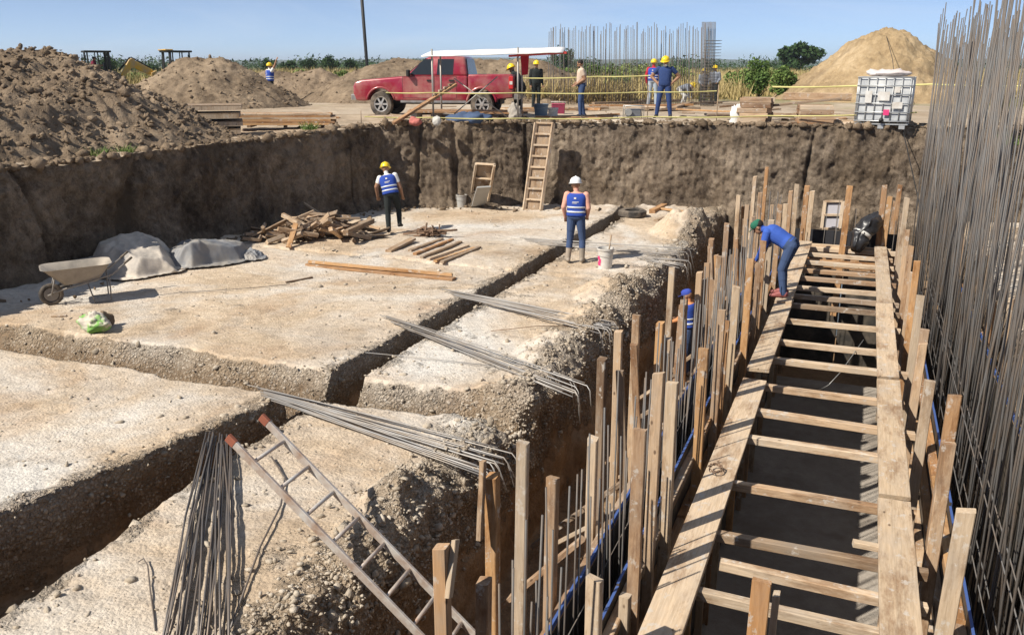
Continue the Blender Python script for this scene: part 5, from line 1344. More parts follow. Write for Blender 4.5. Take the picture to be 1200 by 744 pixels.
mb = MB(); e0, e1 = onr(596, 66, D0 - .02), onr(664, 62, D0 - .02); mb.bar(e0, e1, .02, .06); adopt(mb.build('red_hem', plain('red_hem', (.5, .06, .05), .7)), cn)
mb = MB(); q = onr(614, 76, D0 + 1.2); mb.add([q + Vector((-.12, 0, .32)), q + Vector((.14, .02, .34)), q + Vector((.10, .02, -.28)), q + Vector((-.06, 0, -.30)), q + Vector((-.12, .05, .32)), q + Vector((.14, .07, .34)), q + Vector((.10, .07, -.28)), q + Vector((-.06, .05, -.30))], [(0, 1, 2, 3), (7, 6, 5, 4), (0, 4, 5, 1), (1, 5, 6, 2), (2, 6, 7, 3), (3, 7, 4, 0)]); adopt(mb.build('red_rag', REDC), cn)
for u0, u1 in (((532, 92), (594, 137)), ((532, 134), (583, 90))):
    rod_obj('brace', [onr(*u0, D0 + .3), onr(*u1, D0 + .3)], .018, PIPE, cn, 6)
rod_obj('crossbar', [onr(527, 109, D0 + .05), onr(680, 110, D0 + .05)], .018, PIPE, cn, 6)
# low table of planks on blocks below the canopy
t = thing('plank_bench', 'low plank bench on blocks under the canopy', 'bench', up_at(545, 142))
beam('plank', onr(478, 131, 25.6), onr(612, 133, 25.6), .3, .05, PINE, t); beam('plank', onr(480, 129, 25.9), onr(612, 131, 25.9), .3, .05, WOOD, t)
BLOCK = plain('concrete_block', (.36, .33, .29), .9, .1, 0, .15, 6, .3)
for px in (488, 512, 560, 600):
    q = onr(px, 141, 25.7); mb = MB(); mb.box((q.x, q.y, GZ + .12), (.22, .36, .30), None); adopt(mb.build('block', BLOCK, bevel=.01), t)
t = thing('stair_ladder', 'thick plank ramp with cleats leaning up to the canopy table', 'ramp', up_at(462, 148))
A, B = onr(461, 148, 24.2), onr(534, 99, 25.2); A.z = GZ + .05
beam('plank', A, B, .2, .07, PINE, t)
for k in (.70, .78, .86, .94): 
    c = A.lerp(B, k); beam('cleat', c + Vector((-.05, -.12, .05)), c + Vector((.0, .14, .07)), .05, .05, PALE, t)
# small clutter under and in front of the canopy
cl = 'clutter on the far bank'
for px, py, w, h, m, lab in ((648, 141, .14, .36, WHITE, 'white bucket on the far bank beside beige shirt man'), ):
    bucket(lab, up_at(px, py), m, .36, .15)
bucket('blue grey tub on the far bank beside maroon box', up_at(634, 136), plain('bluegrey_tub', (.14, .20, .27), .6), .38, .24)
def boxy(name, label, cat, c, d, mat, rz=0.0, bevel=.01):
    mb = MB(); mb.box((0, 0, d[2] / 2), d); o = mb.build(name, mat, None, bevel=bevel); o.location = c; o.rotation_euler = (0, 0, rz); return tag(o, label, cat)
t = thing('cool_box', 'maroon cool box with pale lid behind white bucket', 'cool box', up_at(654, 134), YAW)
mb = MB(); mb.box((0, 0, .15), (.42, .3, .30), taper=1.06); mb.build('tub', plain('maroon_plastic', (.26, .04, .08), .5), t, bevel=.02)
mb = MB(); mb.box((0, 0, .33), (.46, .33, .05)); mb.build('lid', plain('maroon_lid', (.34, .07, .11), .5), t, bevel=.015)
mb = MB(); mb.tube([(-.22, 0, .27), (-.24, 0, .40), (.24, 0, .40), (.22, 0, .27)], .012, 6); mb.build('handle', WHITE, t, True)
def sackish(label, c, r, mat, seed, name='sack', cat='sack'):
    mb = MB(); mb.ell((0, 0, r[2] * .8), r, 36, 22); o = mb.build(name, mat, None, True)
    co = np.array([v.co for v in o.data.vertices]); co *= (1 + .55 * fbm(co * 5, 4, seed, .6) + .25 * np.abs(fbm(co * 13, 2, seed + 1)))[:, None]; co[:, 2] = np.maximum(co[:, 2], -.02)
    o.data.vertices.foreach_set('co', co.astype(np.float32).ravel()); o.location = c; return tag(o, label, cat)
sackish('red and white crumpled bag below the plank ramp', up_at(487, 147), (.16, .12, .10), plain('red_white_bag', (.40, .13, .11), .8, .2, 0, .5, 4), 3)
sackish('pale crumpled bag under the plank bench', up_at(512, 147), (.13, .11, .12), plain('pale_bag', (.50, .48, .44), .8, .2, 0, .3, 4), 5)
sackish('dark blue bundle lying under the plank bench', up_at(548, 145), (.6, .3, .16), plain('blue_bundle', (.06, .09, .16), .8, .2, 0, .4, 4), 8)
sackish('grey sack standing right of canopy pole', up_at(603, 143), (.2, .18, .26), plain('grey_sack', (.34, .31, .27), .9, .2, 0, .3, 4), 9)
t = thing('generator', 'small grey machine with tubular frame at the pit edge', 'generator', up_at(742, 141), YAW)
mb = MB(); mb.box((0, 0, .2), (.42, .3, .26)); mb.build('engine', plain('grey_engine', (.16, .17, .19), .5, .4, .3, .3, 9), t, bevel=.03)
mb = MB(); mb.lathe([(.10, -.1), (.10, .1)], 14, Matrix.Translation((-.18, -.16, .24)) @ Matrix.Rotation(math.pi / 2, 4, 'X')); mb.build('fan_cover', GALV, t)
for s in (-1, 1):
    mb = MB(); mb.tube([(-.28, s * .2, 0), (-.28, s * .2, .42), (.28, s * .2, .42), (.28, s * .2, 0)], .016, 6); mb.build('frame', GALV, t, True)
# ---- stacks of timber
def stack(label, c, rz, nx, nz, w, h, L, mat, gap=.012, bearers=True, cat='timber stack', jitter=.06, name='timber_stack'):
    t = thing(name, label, cat, c, rz)
    rr = random.Random(int(c[0] * 100) + nx)
    for k in range(nz):
        for i in range(nx):
            x = (i - (nx - 1) / 2) * (w + gap); z = h / 2 + k * (h + .003) + (.06 if bearers else 0)
            o = link('board', beam_mesh(L * rr.uniform(.93, 1.03), w, h, warp=.001), rr.choice(mat) if isinstance(mat, tuple) else mat)
            M = Matrix.Translation((-L / 2 + rr.uniform(-jitter, jitter), x, z)) @ Matrix.Rotation(math.pi / 2, 4, 'Y') @ Matrix.Rotation(math.pi / 2, 4, 'Z')
            o.location = M.translation; o.rotation_euler = M.to_euler(); o.parent = t
    if bearers:
        for x in (-L * .35, L * .35):
            mb = MB(); mb.box((x, 0, .03), (.1, nx * (w + gap) + .1, .06)); mb.build('bearer', OLDW, t)
    return t
p = onr(336, 150, 25.4); p.z = 2.22
stack('stack of long fresh orange boards with dark ends on left bank', p, view + math.pi / 2 + math.pi - R(2), 5, 6, .12, .05, 2.75, (PINE, PALE, PINE))
p = onr(243, 154, 24.3); p.z = 2.14
t = thing('formwork_stack', 'stack of weathered framed formwork panels beside fresh boards', 'form panels', p, YAW + R(16))
for k in range(4):
    z = .08 + k * .20
    pn = empty('panel'); pn.parent = t; pn.location = (RR.uniform(-.04, .04), RR.uniform(-.04, .04), z); pn.rotation_euler = (0, 0, RR.uniform(-.04, .04))
    for s in (-1, 1):
        mb = MB(); mb.box((0, s * .58, 0), (1.75, .05, .10)); mb.build('rail', PALE, pn)
    for i in range(5):
        mb = MB(); mb.box((-.85 + i * .425, 0, 0), (.045, 1.11, .09)); mb.build('rib', PALE, pn)
    mb = MB(); mb.box((0, 0, .065), (1.76, 1.2, .02)); mb.build('sheet', OLDW, pn)
beam('board', onr(176, 131, 24.0), onr(206, 131, 24.6), .2, .05, PALE, None, 0, 'pale board poking out left of formwork panel stack', 'board')
# right bank: two piles of short planks, long plank over them
def px_len(px0, px1, d): return (onr(px0, 140, d) - onr(px1, 140, d)).length
p = onr(884, 149, 25.3); p.z = GZ; stack('pile of short thick planks at pit edge left of other plank pile', p, YAW - R(20), 4, 5, .26, .13, .80, (WOOD, PALE, WOOD), jitter=.05)
p = onr(953, 150, 25.2); p.z = GZ; stack('pile of short thick planks at pit edge beside water tote', p, YAW - R(14), 4, 4, .26, .12, .85, (WOOD, PALE), jitter=.05)
A, B = onr(905, 124, 25.6), onr(984, 116, 25.9); beam('long_plank', A, B, .25, .06, OLDW, None, 0, 'weathered long plank bridging the two plank piles', 'plank')
A, B = onr(918, 113, 25.9), onr(998, 114, 26.2); beam('long_plank', A, B, .3, .2, WOOD, None, 0, 'thick pale beam lying over the plank pile beside tote', 'plank')
A, B = onr(843, 125, 26.5), onr(905, 120, 26.8); beam('long_plank', A, B, .3, .06, OLDW, None, 0, 'thin warped plank reaching left from plank pile', 'plank')
sackish('pale sack leaning on left end of plank pile', onr(862, 147, 25.0) * 1 , (.16, .14, .30), WHITEC, 12)
for i, (px, py, px2, py2, m) in enumerate(((690, 127, 812, 126, PINE), (695, 124, 800, 121, OLDW), (700, 130, 770, 130, PALE), (800, 124, 845, 123, OLDW), (640, 122, 720, 121, OLDW), (726, 121, 800, 120, OLDW), (790, 129, 815, 121, OLDW))):
    a, b = up_at(px, py), up_at(px2, py2); a.z = b.z = GZ + .10
    L = (b - a); L = L if L.length < 5 else L.normalized() * 5
    beam('bank_board', a, a + L, .22, .07, m, None, 0, ('long orange board behind feet of navy shirt man', 'long grey board farthest behind navy shirt man', 'short pale board left of navy shirt man feet', 'grey board behind left plank pile', 'grey board behind beige shirt man', 'grey board reaching to the rebar column foot', 'dark skew board right of navy shirt man')[i], 'board')
# loose boards and scraps strewn along the far bank
db = 'scrap boards strewn on the far bank'
for i in range(46):
    px = RR.choice((RR.uniform(650, 760), RR.uniform(790, 1000), RR.uniform(460, 620))); d_ = RR.uniform(25.2, 33)
    q = onr(px, 140, d_); q.z = GZ + RR.uniform(.04, .12); an = RR.uniform(-.5, .9); L = RR.uniform(.4, 2.2)
    dv = Vector((math.cos(an), math.sin(an), RR.uniform(-.02, .05))) * L
    beam('scrap_board', q - dv / 2, q + dv / 2, RR.choice((.1, .14, .22)), RR.choice((.03, .05, .09)), RR.choice((OLDW, WOOD, PALE, PINE, OLDW)), None, RR.uniform(-.3, .3), 'scrap board strewn on the far bank among other scrap boards', 'board', db)
# ---- caged water tote
CAGE = plain('cage_steel', (.46, .47, .47), .45, .5, .5, .1, 5); TOTE = plain('tote_plastic', (.62, .63, .62), .45, .4, 0, .06, 4, dirt=(.28, .30, .33), dirt_amt=.45)
p = onr(1033, 152, 24.9); p.z = GZ
ib = thing('water_tote', 'white plastic water tote in a steel cage on pallet', 'water tote', p, YAW - R(27)); ib.rotation_euler = (0, 0, math.atan2(p.y, p.x) - math.pi / 2 - R(4))
mb = MB(); mb.box((0, 0, .72), (1.24, 1.0, 1.08)); mb.build('tank', TOTE, ib, bevel=.06)
mb = MB(); mb.lathe([(.12, 1.26), (.12, 1.31), (.001, 1.31)], 18, cap=False); mb.build('lid', plain('lid_red', (.45, .05, .05), .5), ib)
for i in range(7):
    x = -.6 + i * .2
    mb = MB(); mb.tube([(x, -.53, .16), (x, -.53, 1.28), (x, .53, 1.28)], .013, 6); mb.build('cage_bar', CAGE, ib, True)
for i in range(6):
    y = -.5 + i * .2
    for s in (-1, 1):
        mb = MB(); mb.tube([(s * .645, y, .16), (s * .645, y, 1.28)], .013, 6); mb.build('cage_bar', CAGE, ib, True)
for z in (.2, .42, .64, .86, 1.08, 1.28):
    mb = MB(); mb.tube([(-.65, -.545, z), (.65, -.545, z), (.65, .545, z), (-.65, .545, z), (-.65, -.545, z)], .015, 6); mb.build('cage_hoop', CAGE, ib, True)
for x, z, w, h, m in ((0, .82, .28, .22, WHITE), (.34, .60, .24, .16, WHITE), (-.36, .80, .16, .30, WHITE), (.30, .98, .14, .14, WHITE), (.10, .42, .14, .14, MAG)):
    mb = MB(); mb.box((x, -.568, z), (w, .008, h)); mb.build('label_plate', m, ib)
mb = MB()
for x in (-.5, 0, .5): mb.box((x, 0, .06), (.14, 1.02, .10))
mb.box((0, 0, .125), (1.26, 1.04, .03)); mb.build('pallet', CAGE, ib)
mb = MB(); mb.tube([(0, -.5, .24), (0, -.62, .22)], .05, 12); mb.build('valve', BLACKP, ib, True)
sackish('pale cloth bundle lying on top of water tote', Vector((p.x, p.y, GZ + 1.30)), (.5, .35, .09), plain('pale_bundle', (.56, .50, .48), .9, .2, 0, .2, 4), 17, 'cloth_bundle', 'cloth')
A = onr(1068, 150, 25.3); A.z = GZ + .05; B = onr(1050, 113, 25.2)
beam('dark_prop', A, B, .09, .09, OLDW, None, 0, 'dark timber prop leaning against right side of tote', 'prop')
rod_obj('cable', [onr(1037, 36, 46), onr(1046, 70, 40), onr(1050, 110, 30), onr(1058, 152, 24.6), onr(1072, 215, 21.8), onr(1080, 250, 21)], .012, BLACKP, None, 5, label='thin black cable running down from sand pile to rebar', cat='cable')
# ---- caution tape
TAPE = plain('yellow_tape', (.58, .53, .22), .5, .3, 0, .15, 8)
STK = []
def tape(label, pts, w=.035, tw=0.0):
    mb = MB(); P = [];
    for i in range(len(pts) - 1):
        a, b = pts[i], pts[i + 1]; n = 10
        for j in range(n):
            f = j / n; q = a.lerp(b, f); P.append(q + Vector((0, 0, -.04 * (b - a).length / 4 * math.sin(math.pi * f))))
    P.append(pts[-1]); vs = []
    for i, q in enumerate(P):
        d = (P[min(i + 1, len(P) - 1)] - P[max(i - 1, 0)]).normalized(); h_ = d.cross(Vector((0, 0, 1))).normalized()
        k = math.sin(i * .7 + tw) * .5; v = Vector((0, 0, math.cos(k))) + h_ * math.sin(k)
        vs += [q + v * w / 2, q - v * w / 2, q + v * w / 2 + h_ * .002, q - v * w / 2 + h_ * .002]
    n = len(P)
    mb.add(vs, [f for i in range(n - 1) for f in ((4 * i, 4 * i + 1, 4 * i + 5, 4 * i + 4), (4 * i + 2, 4 * i + 6, 4 * i + 7, 4 * i + 3), (4 * i, 4 * i + 4, 4 * i + 6, 4 * i + 2), (4 * i + 1, 4 * i + 3, 4 * i + 7, 4 * i + 5))])
    tag(mb.build('caution_tape', TAPE, None, True), label, 'caution tape')
tape('yellow caution tape strung low along far pit edge', [onr(427, 137, 24.6), onr(506, 138, 24.3), onr(607, 139, 24.2), onr(760, 137, 24.4), onr(900, 136, 24.6), onr(1075, 132, 24.6)])
tape('yellow caution tape strung at waist height across canopy poles', [onr(452, 109, 24.9), onr(506, 109, 24.6), onr(607, 109, 24.6), onr(760, 108, 24.9), onr(840, 107, 25.4)], .035, 1)
tape('yellow caution tape strung behind beige shirt man', [onr(608, 92, 31), onr(700, 90, 31), onr(760, 89, 31)], .045, 2)
tape('yellow caution tape strung past sand pile foot', [onr(905, 102, 33), onr(1000, 101, 33), onr(1090, 99, 33), onr(1200, 101, 33)], .06, 3)
for px, py0, d in ((423, 134, 24.6), (760, 104, 24.6), (842, 104, 25.2)):
    q = onr(px, py0, d); rod_obj('tape_stake', [(q.x, q.y, GZ - .1), (q.x, q.y, q.z + .1)], .012, OLDW, None, 6, label={423: 'thin stake holding tape before the truck', 760: 'thin stake holding tape behind navy shirt man elbow', 842: 'thin stake holding tape before dense rebar column'}[px], cat='stake')
# ---- rebar of a second wall beyond the bank
t = thing('rebar_wall', 'row of thin upright rebar rising above dry grass behind bank', 'rebar cage', onr(740, 118, 37))
rr = random.Random(5)
for i in range(92):
    px = 642 + (832 - 642) * (i + rr.uniform(-.4, .4)) / 91; d = 37 + rr.choice((0, .5)) + rr.uniform(-.1, .1)
    a = onr(px, 118, d); b = onr(px + rr.uniform(-1.5, 1.5), rr.choice((34, 30, 32, 36)) + rr.uniform(-4, 5), d); a.z = GZ - .5
    rod_obj('bar', [a, b], .013, STEEL, t, 5)
t = thing('rebar_column', 'dense square rebar column cage with hoops behind bank', 'rebar cage', onr(831, 118, 36))
for i in range(12):
    a = onr(822 + i * 1.4, 118, 36 + (i % 3) * .2); a.z = GZ - .5; b = onr(823 + i * 1.4, 26, 36 + (i % 3) * .2); rod_obj('bar', [a, b], .015, STEEL, t, 5)
c = onr(831, 118, 36.2); ux = Vector((math.cos(YAW), math.sin(YAW), 0)) * .30; uy = Vector((-math.sin(YAW), math.cos(YAW), 0)) * .22
for k in range(22):
    z = GZ + .1 + k * .115; q = Vector((c.x, c.y, z)); rod_obj('hoop', [q - ux - uy, q + ux - uy, q + ux + uy, q - ux + uy, q - ux - uy], .008, STEEL, t, 4)
q = onr(430, 76, 62); pt = onr(421, -40, 62)
t = thing('utility_pole', 'leaning dark utility pole rising behind spoil ridge', 'pole', (q.x, q.y, GZ))
rod_obj('shaft', [(q.x + (q.x - pt.x) * .35, q.y + (q.y - pt.y) * .35, GZ - .3), q, pt], [.14, .12, .10] if False else .11, BLACKP, t, 8)
mb = MB(); mb.bar(pt.lerp(q, .32) + Vector((-.25, 0, 0)), pt.lerp(q, .32) + Vector((.2, .05, 0)), .08, .08); adopt(mb.build('crossarm', OLDW), t)
# ---- two loaders behind the heaps
YEL = plain('machine_yellow', (.62, .36, .03), .45, .4, 0, .12, 4, dirt=(.40, .30, .20), dirt_amt=.35)
def loader(label, loc, rz, boom, operator):
    t = thing('backhoe_loader', label, 'loader', loc, rz); t.scale = (.86,) * 3
    mb = MB(); mb.box((0, 0, .95), (2.6, .9, .5)); mb.build('chassis', YEL, t, bevel=.05)
    mb = MB(); mb.prism([(.5, 1.1), (1.9, 1.1), (1.95, 1.5), (1.7, 1.72), (.5, 1.85)], -.42, .42); mb.build('hood', YEL, t, bevel=.05)
    for x, r_, w in ((1.35, .48, .32), (-.95, .75, .45)):
        for s in (-1, 1): wheel_at(t, x, s * .85, r_, w, s)
    cb = empty('cab_frame'); cb.parent = t
    for x, s, w in ((-.95, -1, .14), (-.95, 1, .14), (.45, -1, .08), (.45, 1, .08), (-.25, -1, .06), (-.25, 1, .06)):
        mb = MB(); mb.bar((x, s * .72, 1.15), (x * .96, s * .68, 2.75), w, w); mb.build('post', BLACKP, cb)
    mb = MB(); mb.box((-.25, 0, 2.80), (1.75, 1.62, .13)); mb.build('roof', BLACKP, cb, bevel=.04)
    if boom == 2: mb = MB(); mb.box((-.95, 0, 2.90), (.55, 1.5, .09)); mb.build('roof_lamp_bar', YEL, cb, bevel=.03)
    mb = MB(); mb.box((-.45, 0, 1.45), (.5, .5, .12)); mb.box((-.68, 0, 1.75), (.1, .5, .6)); mb.build('seat', BLACKP, t, bevel=.03)
    mb = MB(); mb.lathe([(.03, 0), (.03, .8)], 8, Matrix.Translation((.72, .3, 1.8))); mb.build('exhaust', BLACKP, t)
    bo = empty('boom'); bo.parent = t
    if boom == 1:
        pts = [(-1.5, 1.0), (-2.35, 2.28), (-2.55, 2.36), (-2.75, 2.24), (-3.9, 1.35), (-3.75, 1.1), (-2.7, 1.66), (-2.5, 1.7), (-1.75, .95)]
        mb = MB(); mb.prism(pts[:4] + pts[6:], -.16, .16); mb.build('lift_arm', YEL, bo, bevel=.03)
        mb = MB(); mb.prism([(-2.5, 2.34), (-3.9, 1.55), (-3.95, 1.25), (-3.6, 1.2), (-2.55, 1.75)], -.13, .13); mb.build('dipper', YEL, bo, bevel=.03)
        mb = MB(); mb.tube([(-1.6, 0, 1.5), (-2.45, 0, 2.42)], .06, 8); mb.tube([(-2.5, 0, 2.44), (-3.8, 0, 1.7)], .05, 8); mb.build('cylinder', BLACKP, bo, True)
        mb = MB(); mb.prism([(-3.75, 1.35), (-4.1, 1.5), (-4.2, .9), (-3.9, .35), (-3.5, .3), (-3.75, .7)], -.3, .3); mb.build('bucket', YEL, bo, bevel=.02)
    else:
        for s in (-1, 1):
            mb = MB(); mb.prism([(.3, 1.6), (1.3, 1.9), (2.4, 1.1), (2.75, .5), (2.5, .45), (2.2, 1.0), (1.25, 1.65), (.35, 1.4)], s * .55 - .07, s * .55 + .07); mb.build('lift_arm', YEL, bo, bevel=.02)
        mb = MB(); mb.prism([(2.55, .9), (2.7, .15), (3.5, .1), (2.9, .35)], -1.1, 1.1); mb.build('bucket', YEL, bo, bevel=.02)
    return t
p = onr(113, 100, 60); p.z = GZ
loader('backhoe with black open cab and bent yellow boom behind big heap', p, math.atan2(p.y, p.x) + math.pi / 2 + R(8) , 1, True)
person('operator in maroon shirt seated in the backhoe cab', (p.x, p.y, p.z + .48), facing(p, 100), dict(pel=(0, -.1, .90), neck=(0, .02, 1.38), head=(0, .06, 1.52), kn=((-.14, .38, .88), (.14, .38, .88)), an=((-.14, .42, .5), (.14, .42, .5)), toe=((-.14, .6, .45), (.14, .6, .45)), wr=((-.15, .4, 1.1), (.15, .4, 1.1)), el=((-.24, .1, 1.08), (.24, .1, 1.08))), MAROON, DARKP, SHOE, 'long', None, None, True, vox=.02, face=False)
p = onr(214, 100, 58); p.z = GZ
loader('yellow loader with black canopy behind the brown earth heap', p, math.atan2(p.y, p.x) + math.pi / 2 + R(200), 2, False)

# ================================================================== plants
def leafmat(name, c1, c2, c3):
    m, nt, b = nodemat(name, .75, .2); g = G(nt)
    n = g.noise(g.coord('Position'), 2.2, 4, .7); n2 = g.noise(g.coord('Position'), .25, 3)
    col = g.ramp(g.math('ADD', g.math('MULTIPLY', n, .65), g.math('MULTIPLY', n2, .35)), [(.38, c1), (.5, c2), (.62, c3)])
    g.l(col, b.inputs['Base Color'])
    return m
DRY = leafmat('dry_grass_blades', (.20, .16, .06), (.40, .31, .14), (.52, .42, .21))
GREEN = leafmat('bush_leaves', (.045, .085, .02), (.10, .16, .04), (.18, .24, .07))
DGREEN = leafmat('tree_leaves', (.018, .04, .014), (.035, .07, .022), (.065, .11, .035))
LGREEN = leafmat('reed_leaves', (.10, .14, .04), (.20, .25, .08), (.31, .33, .12))
BARK = plain('bark', (.10, .075, .055), .9, .1, 0, .3, 8, .5)
pr_ = np.random.RandomState(8)
def tri_mesh(name, T_):
    n = len(T_); me = bpy.data.meshes.new(name); me.vertices.add(n * 3); me.vertices.foreach_set('co', T_.astype(np.float32).ravel())
    me.loops.add(n * 3); me.loops.foreach_set('vertex_index', np.arange(n * 3, dtype=np.int32)); me.polygons.add(n); me.polygons.foreach_set('loop_start', np.arange(0, n * 3, 3, dtype=np.int32))
    me.update(calc_edges=True); return me
def blades(pos, hgt, wid, lean=.35):
    n = len(pos); a = pr_.rand(n) * 6.283; l = pr_.randn(n, 2) * lean * hgt[:, None]
    w = np.stack([np.cos(a), np.sin(a), 0 * a], 1) * wid[:, None]
    tip = pos + np.stack([l[:, 0], l[:, 1], hgt], 1)
    return np.stack([pos - w / 2, pos + w / 2, tip], 1)
# field of dry grass (uncountable)
N = 90000
ang = np.radians(pr_.uniform(-12, 62, N)); d = 38 + 130 * pr_.rand(N) ** 1.9
gx, gy = -d * np.sin(ang), d * np.cos(ang)
keep = fbm(np.stack([gx * .09, gy * .09, 0 * gx], 1), 3, 4) > -.42
keep &= ~((ang < R(14)) & (d < 43)) & ~((ang > R(22)) & (d < 62))
for hc in ((onr(1035, 108, 46), 6.5),): keep &= np.hypot(gx - hc[0].x, gy - hc[0].y) > hc[1]
gx, gy, d = gx[keep], gy[keep], d[keep]; n = len(gx)
hh = (.6 + .7 * pr_.rand(n)) * (1 + .5 * fbm(np.stack([gx * .2, gy * .2, 0 * gx], 1), 2, 8))
tag(link('dry_grass', tri_mesh('dry_grass', blades(np.stack([gx, gy, np.full(n, GZ - .02)], 1), hh, .03 + d * .0010)), DRY), 'tall dry straw coloured grass covering the field', 'grass', kind='stuff')
def crown(c, r, n, size, mat, name, parent, clumps=9, seed=0, flat=.6):
    rr = np.random.RandomState(seed); r = np.array(r)
    cc = rr.randn(clumps, 3); cc /= np.linalg.norm(cc, axis=1)[:, None]; cc *= (rr.rand(clumps, 1) ** .5) * .75; cc[:, 2] = cc[:, 2] * .8
    cr = rr.uniform(.28, .52, clumps)
    k = rr.randint(0, clumps, n); v = rr.randn(n, 3); v /= np.linalg.norm(v, axis=1)[:, None]; v *= (rr.rand(n, 1) ** .4)
    P = (cc[k] + v * cr[k][:, None]) * r + np.array(c)
    a = rr.randn(n, 3); a /= np.linalg.norm(a, axis=1)[:, None]; b = np.cross(a, rr.randn(n, 3)); b /= np.linalg.norm(b, axis=1)[:, None]
    s = size * rr.uniform(.6, 1.4, (n, 1))
    T1 = np.stack([P - a * s, P + b * s * flat, P + a * s], 1)
    T2 = np.stack([P + a * s, P - b * s * flat, P - a * s], 1)
    return link(name, tri_mesh(name, np.concatenate([T1, T2])), mat, parent)
def tree(label, base, h, w, mat, seed, cat='tree', name='tree', n=1400, leaf=None, trunk=.35, group=None):
    t = thing(name, label, cat, base, 0, group); rr = random.Random(seed)
    mb = MB(); top = h * .75
    mb.tube([(0, 0, -.1), (rr.uniform(-.05, .05) * h, rr.uniform(-.05, .05) * h, h * trunk), (rr.uniform(-.08, .08) * h, 0, top)], [.035 * h, .026 * h, .008 * h], 7)
    for k in range(5):
        a = k * 1.256 + rr.random(); z0 = h * (trunk * .7 + .07 * k)
        mb.tube([(0, 0, z0), (math.cos(a) * w * .28, math.sin(a) * w * .28, z0 + h * .16), (math.cos(a) * w * .42, math.sin(a) * w * .42, z0 + h * .2)], [.016 * h, .010 * h, .004 * h], 5)
    mb.build('trunk', BARK, t, True)
    crown((0, 0, h * (.5 + trunk * .5)), (w / 2, w / 2, h * (1 - trunk) * .52), n, leaf or w * .045, mat, 'crown', t, 11, seed)
    return t
def px_tree(label, px, ytop, d, wpx, mat, seed, trunk=.25, **k):
    b = onr(px, 90, d); top = onr(px, ytop, d).z; b.z = GZ - .05
    return tree(label, b, top - GZ, wpx * d / 1000, mat, seed, trunk=trunk, **k)
tg_ = 'round trees along the horizon'
px_tree('lone rounded tree standing left of raised arm worker hand', 317, 66, 120, 20, DGREEN, 1, .3)
for i, (px, yt, w) in enumerate(((341, 71, 26), (363, 67, 22), (388, 64, 28), (412, 66, 18))):
    px_tree('dark rounded tree in the row beyond pale green reeds', px, yt, 150, w, DGREEN, 5 + i, .12, group=tg_)
px_tree('wide dark tree on the horizon left of sand pile', 938, 50, 170, 50, DGREEN, 21, .15, n=2600)
px_tree('dark tree behind canopy sheet edge', 660, 52, 150, 30, DGREEN, 23, .2)
px_tree('bushy tree behind the backhoe cab', 127, 62, 110, 22, DGREEN, 27, .1)
px_tree('broad dark tree between the two loaders', 172, 74, 140, 34, DGREEN, 29, .1)
px_tree('small dark tree above roof of canopy', 535, 58, 160, 14, DGREEN, 31, .15)
bsh = 'bushes in the grass field'
for i, (lab, px, yt, d, w, m) in enumerate((('green bush left of the upright rebar row', 700, 68, 62, 46, GREEN), ('green bush behind the upright rebar row middle', 745, 66, 75, 54, LGREEN), ('tall green bush right of beige shirt man', 722, 80, 46, 34, GREEN),
        ('tangled green bush right of dense rebar column', 868, 72, 50, 40, GREEN), ('leafy upright bush between rebar column and sand pile', 890, 66, 47, 34, GREEN), ('leafy bush nearest the left foot of sand pile', 918, 68, 46, 34, GREEN), ('low green bush before the wide horizon tree', 900, 76, 60, 60, LGREEN),
        ('pale green reed clump above dark earth heap', 378, 74, 60, 36, LGREEN), ('pale green reed clump right of lone rounded tree', 350, 80, 56, 34, LGREEN), ('pale green bush left of spoil ridge', 402, 76, 58, 32, LGREEN), ('green bush behind the raised boom', 168, 82, 80, 50, LGREEN),
        ('green bush at the left end of upright rebar row', 660, 74, 60, 40, GREEN), ('green bush behind the dense rebar column', 800, 74, 66, 50, LGREEN))):
    b = onr(px, 100, d); h = onr(px, yt, d).z - GZ; b.z = GZ - .05; ww = w * d / 1000
    tree(lab, b, h, ww, m, 60 + i, 'bush', 'bush', 3200, .055 + ww * .008, .05, bsh)
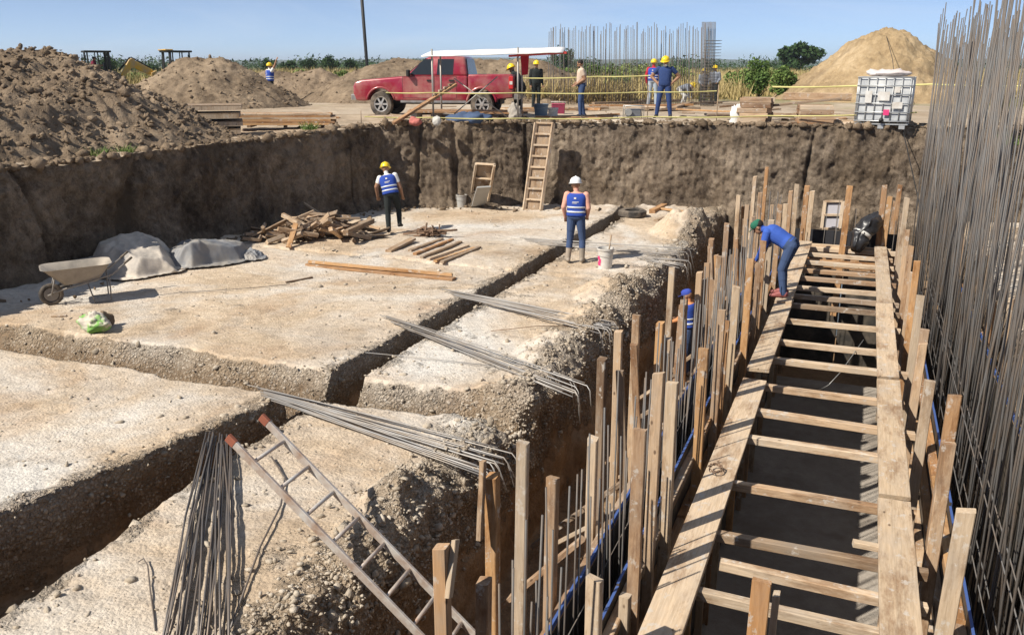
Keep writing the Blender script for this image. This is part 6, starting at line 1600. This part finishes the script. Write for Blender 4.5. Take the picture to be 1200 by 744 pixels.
# weeds on the banks
for i, (lab, px, py) in enumerate((('small green weed on left bank below formwork stack', 118, 184), ('small green weed left of another on left bank', 146, 182), ('green weed on right bank behind tall rebar', 1168, 162), ('second green weed on right bank behind tall rebar', 1185, 170), ('small weed on bank right of lumber stack', 362, 152), ('green weed below the dense rebar column', 824, 118))):
    b = at(px, py, 2.1 if px < 300 else GZ); n = 90
    T_ = blades(np.stack([pr_.uniform(-1, 1, n) * .17, pr_.uniform(-1, 1, n) * .17, np.zeros(n)], 1), .10 + .16 * pr_.rand(n), np.full(n, .03), .6)
    o = link('weed', tri_mesh('weed', T_), GREEN); o.location = b; tag(o, lab, 'weed', 'weeds on the banks')
# far wood that reads as one dark line: joined
TT = []
for i in range(260):
    a = R(pr_.uniform(-14, 62)); d = pr_.uniform(230, 420); c = np.array([-d * math.sin(a), d * math.cos(a), GZ + 1.2]); s = pr_.uniform(2.0, 4.6)
    n = 260; v = pr_.randn(n, 3); v /= np.linalg.norm(v, axis=1)[:, None]; v *= pr_.rand(n, 1) ** .35 * np.array([s * 1.5, s * 1.5, s * .75]); P = c + v; P[:, 2] = np.maximum(P[:, 2], GZ)
    e = pr_.randn(n, 3) * s * .09; f = pr_.randn(n, 3) * s * .09; TT.append(np.stack([P, P + e, P + f], 1))
tag(link('far_wood', tri_mesh('far_wood', np.concatenate(TT)), DGREEN), 'dark belt of far trees along the horizon', 'wood', kind='stuff')

# ================================================================== air
HAZE = bpy.data.materials.new('haze_air'); HAZE.use_nodes = True
hn = HAZE.node_tree; hn.nodes.remove(hn.nodes['Principled BSDF'])
pv = hn.nodes.new('ShaderNodeVolumePrincipled'); pv.inputs['Color'].default_value = (.80, .88, 1.0, 1); pv.inputs['Density'].default_value = 0.00022; pv.inputs['Anisotropy'].default_value = .2
hn.links.new(pv.outputs['Volume'], hn.nodes['Material Output'].inputs['Volume'])
mb = MB(); mb.box((0, 0, 0), (10400, 10400, 66)); o = mb.build('haze', HAZE); o.location = (0, 0, 66 / 2 - 4.2); tag(o, kind='stuff')
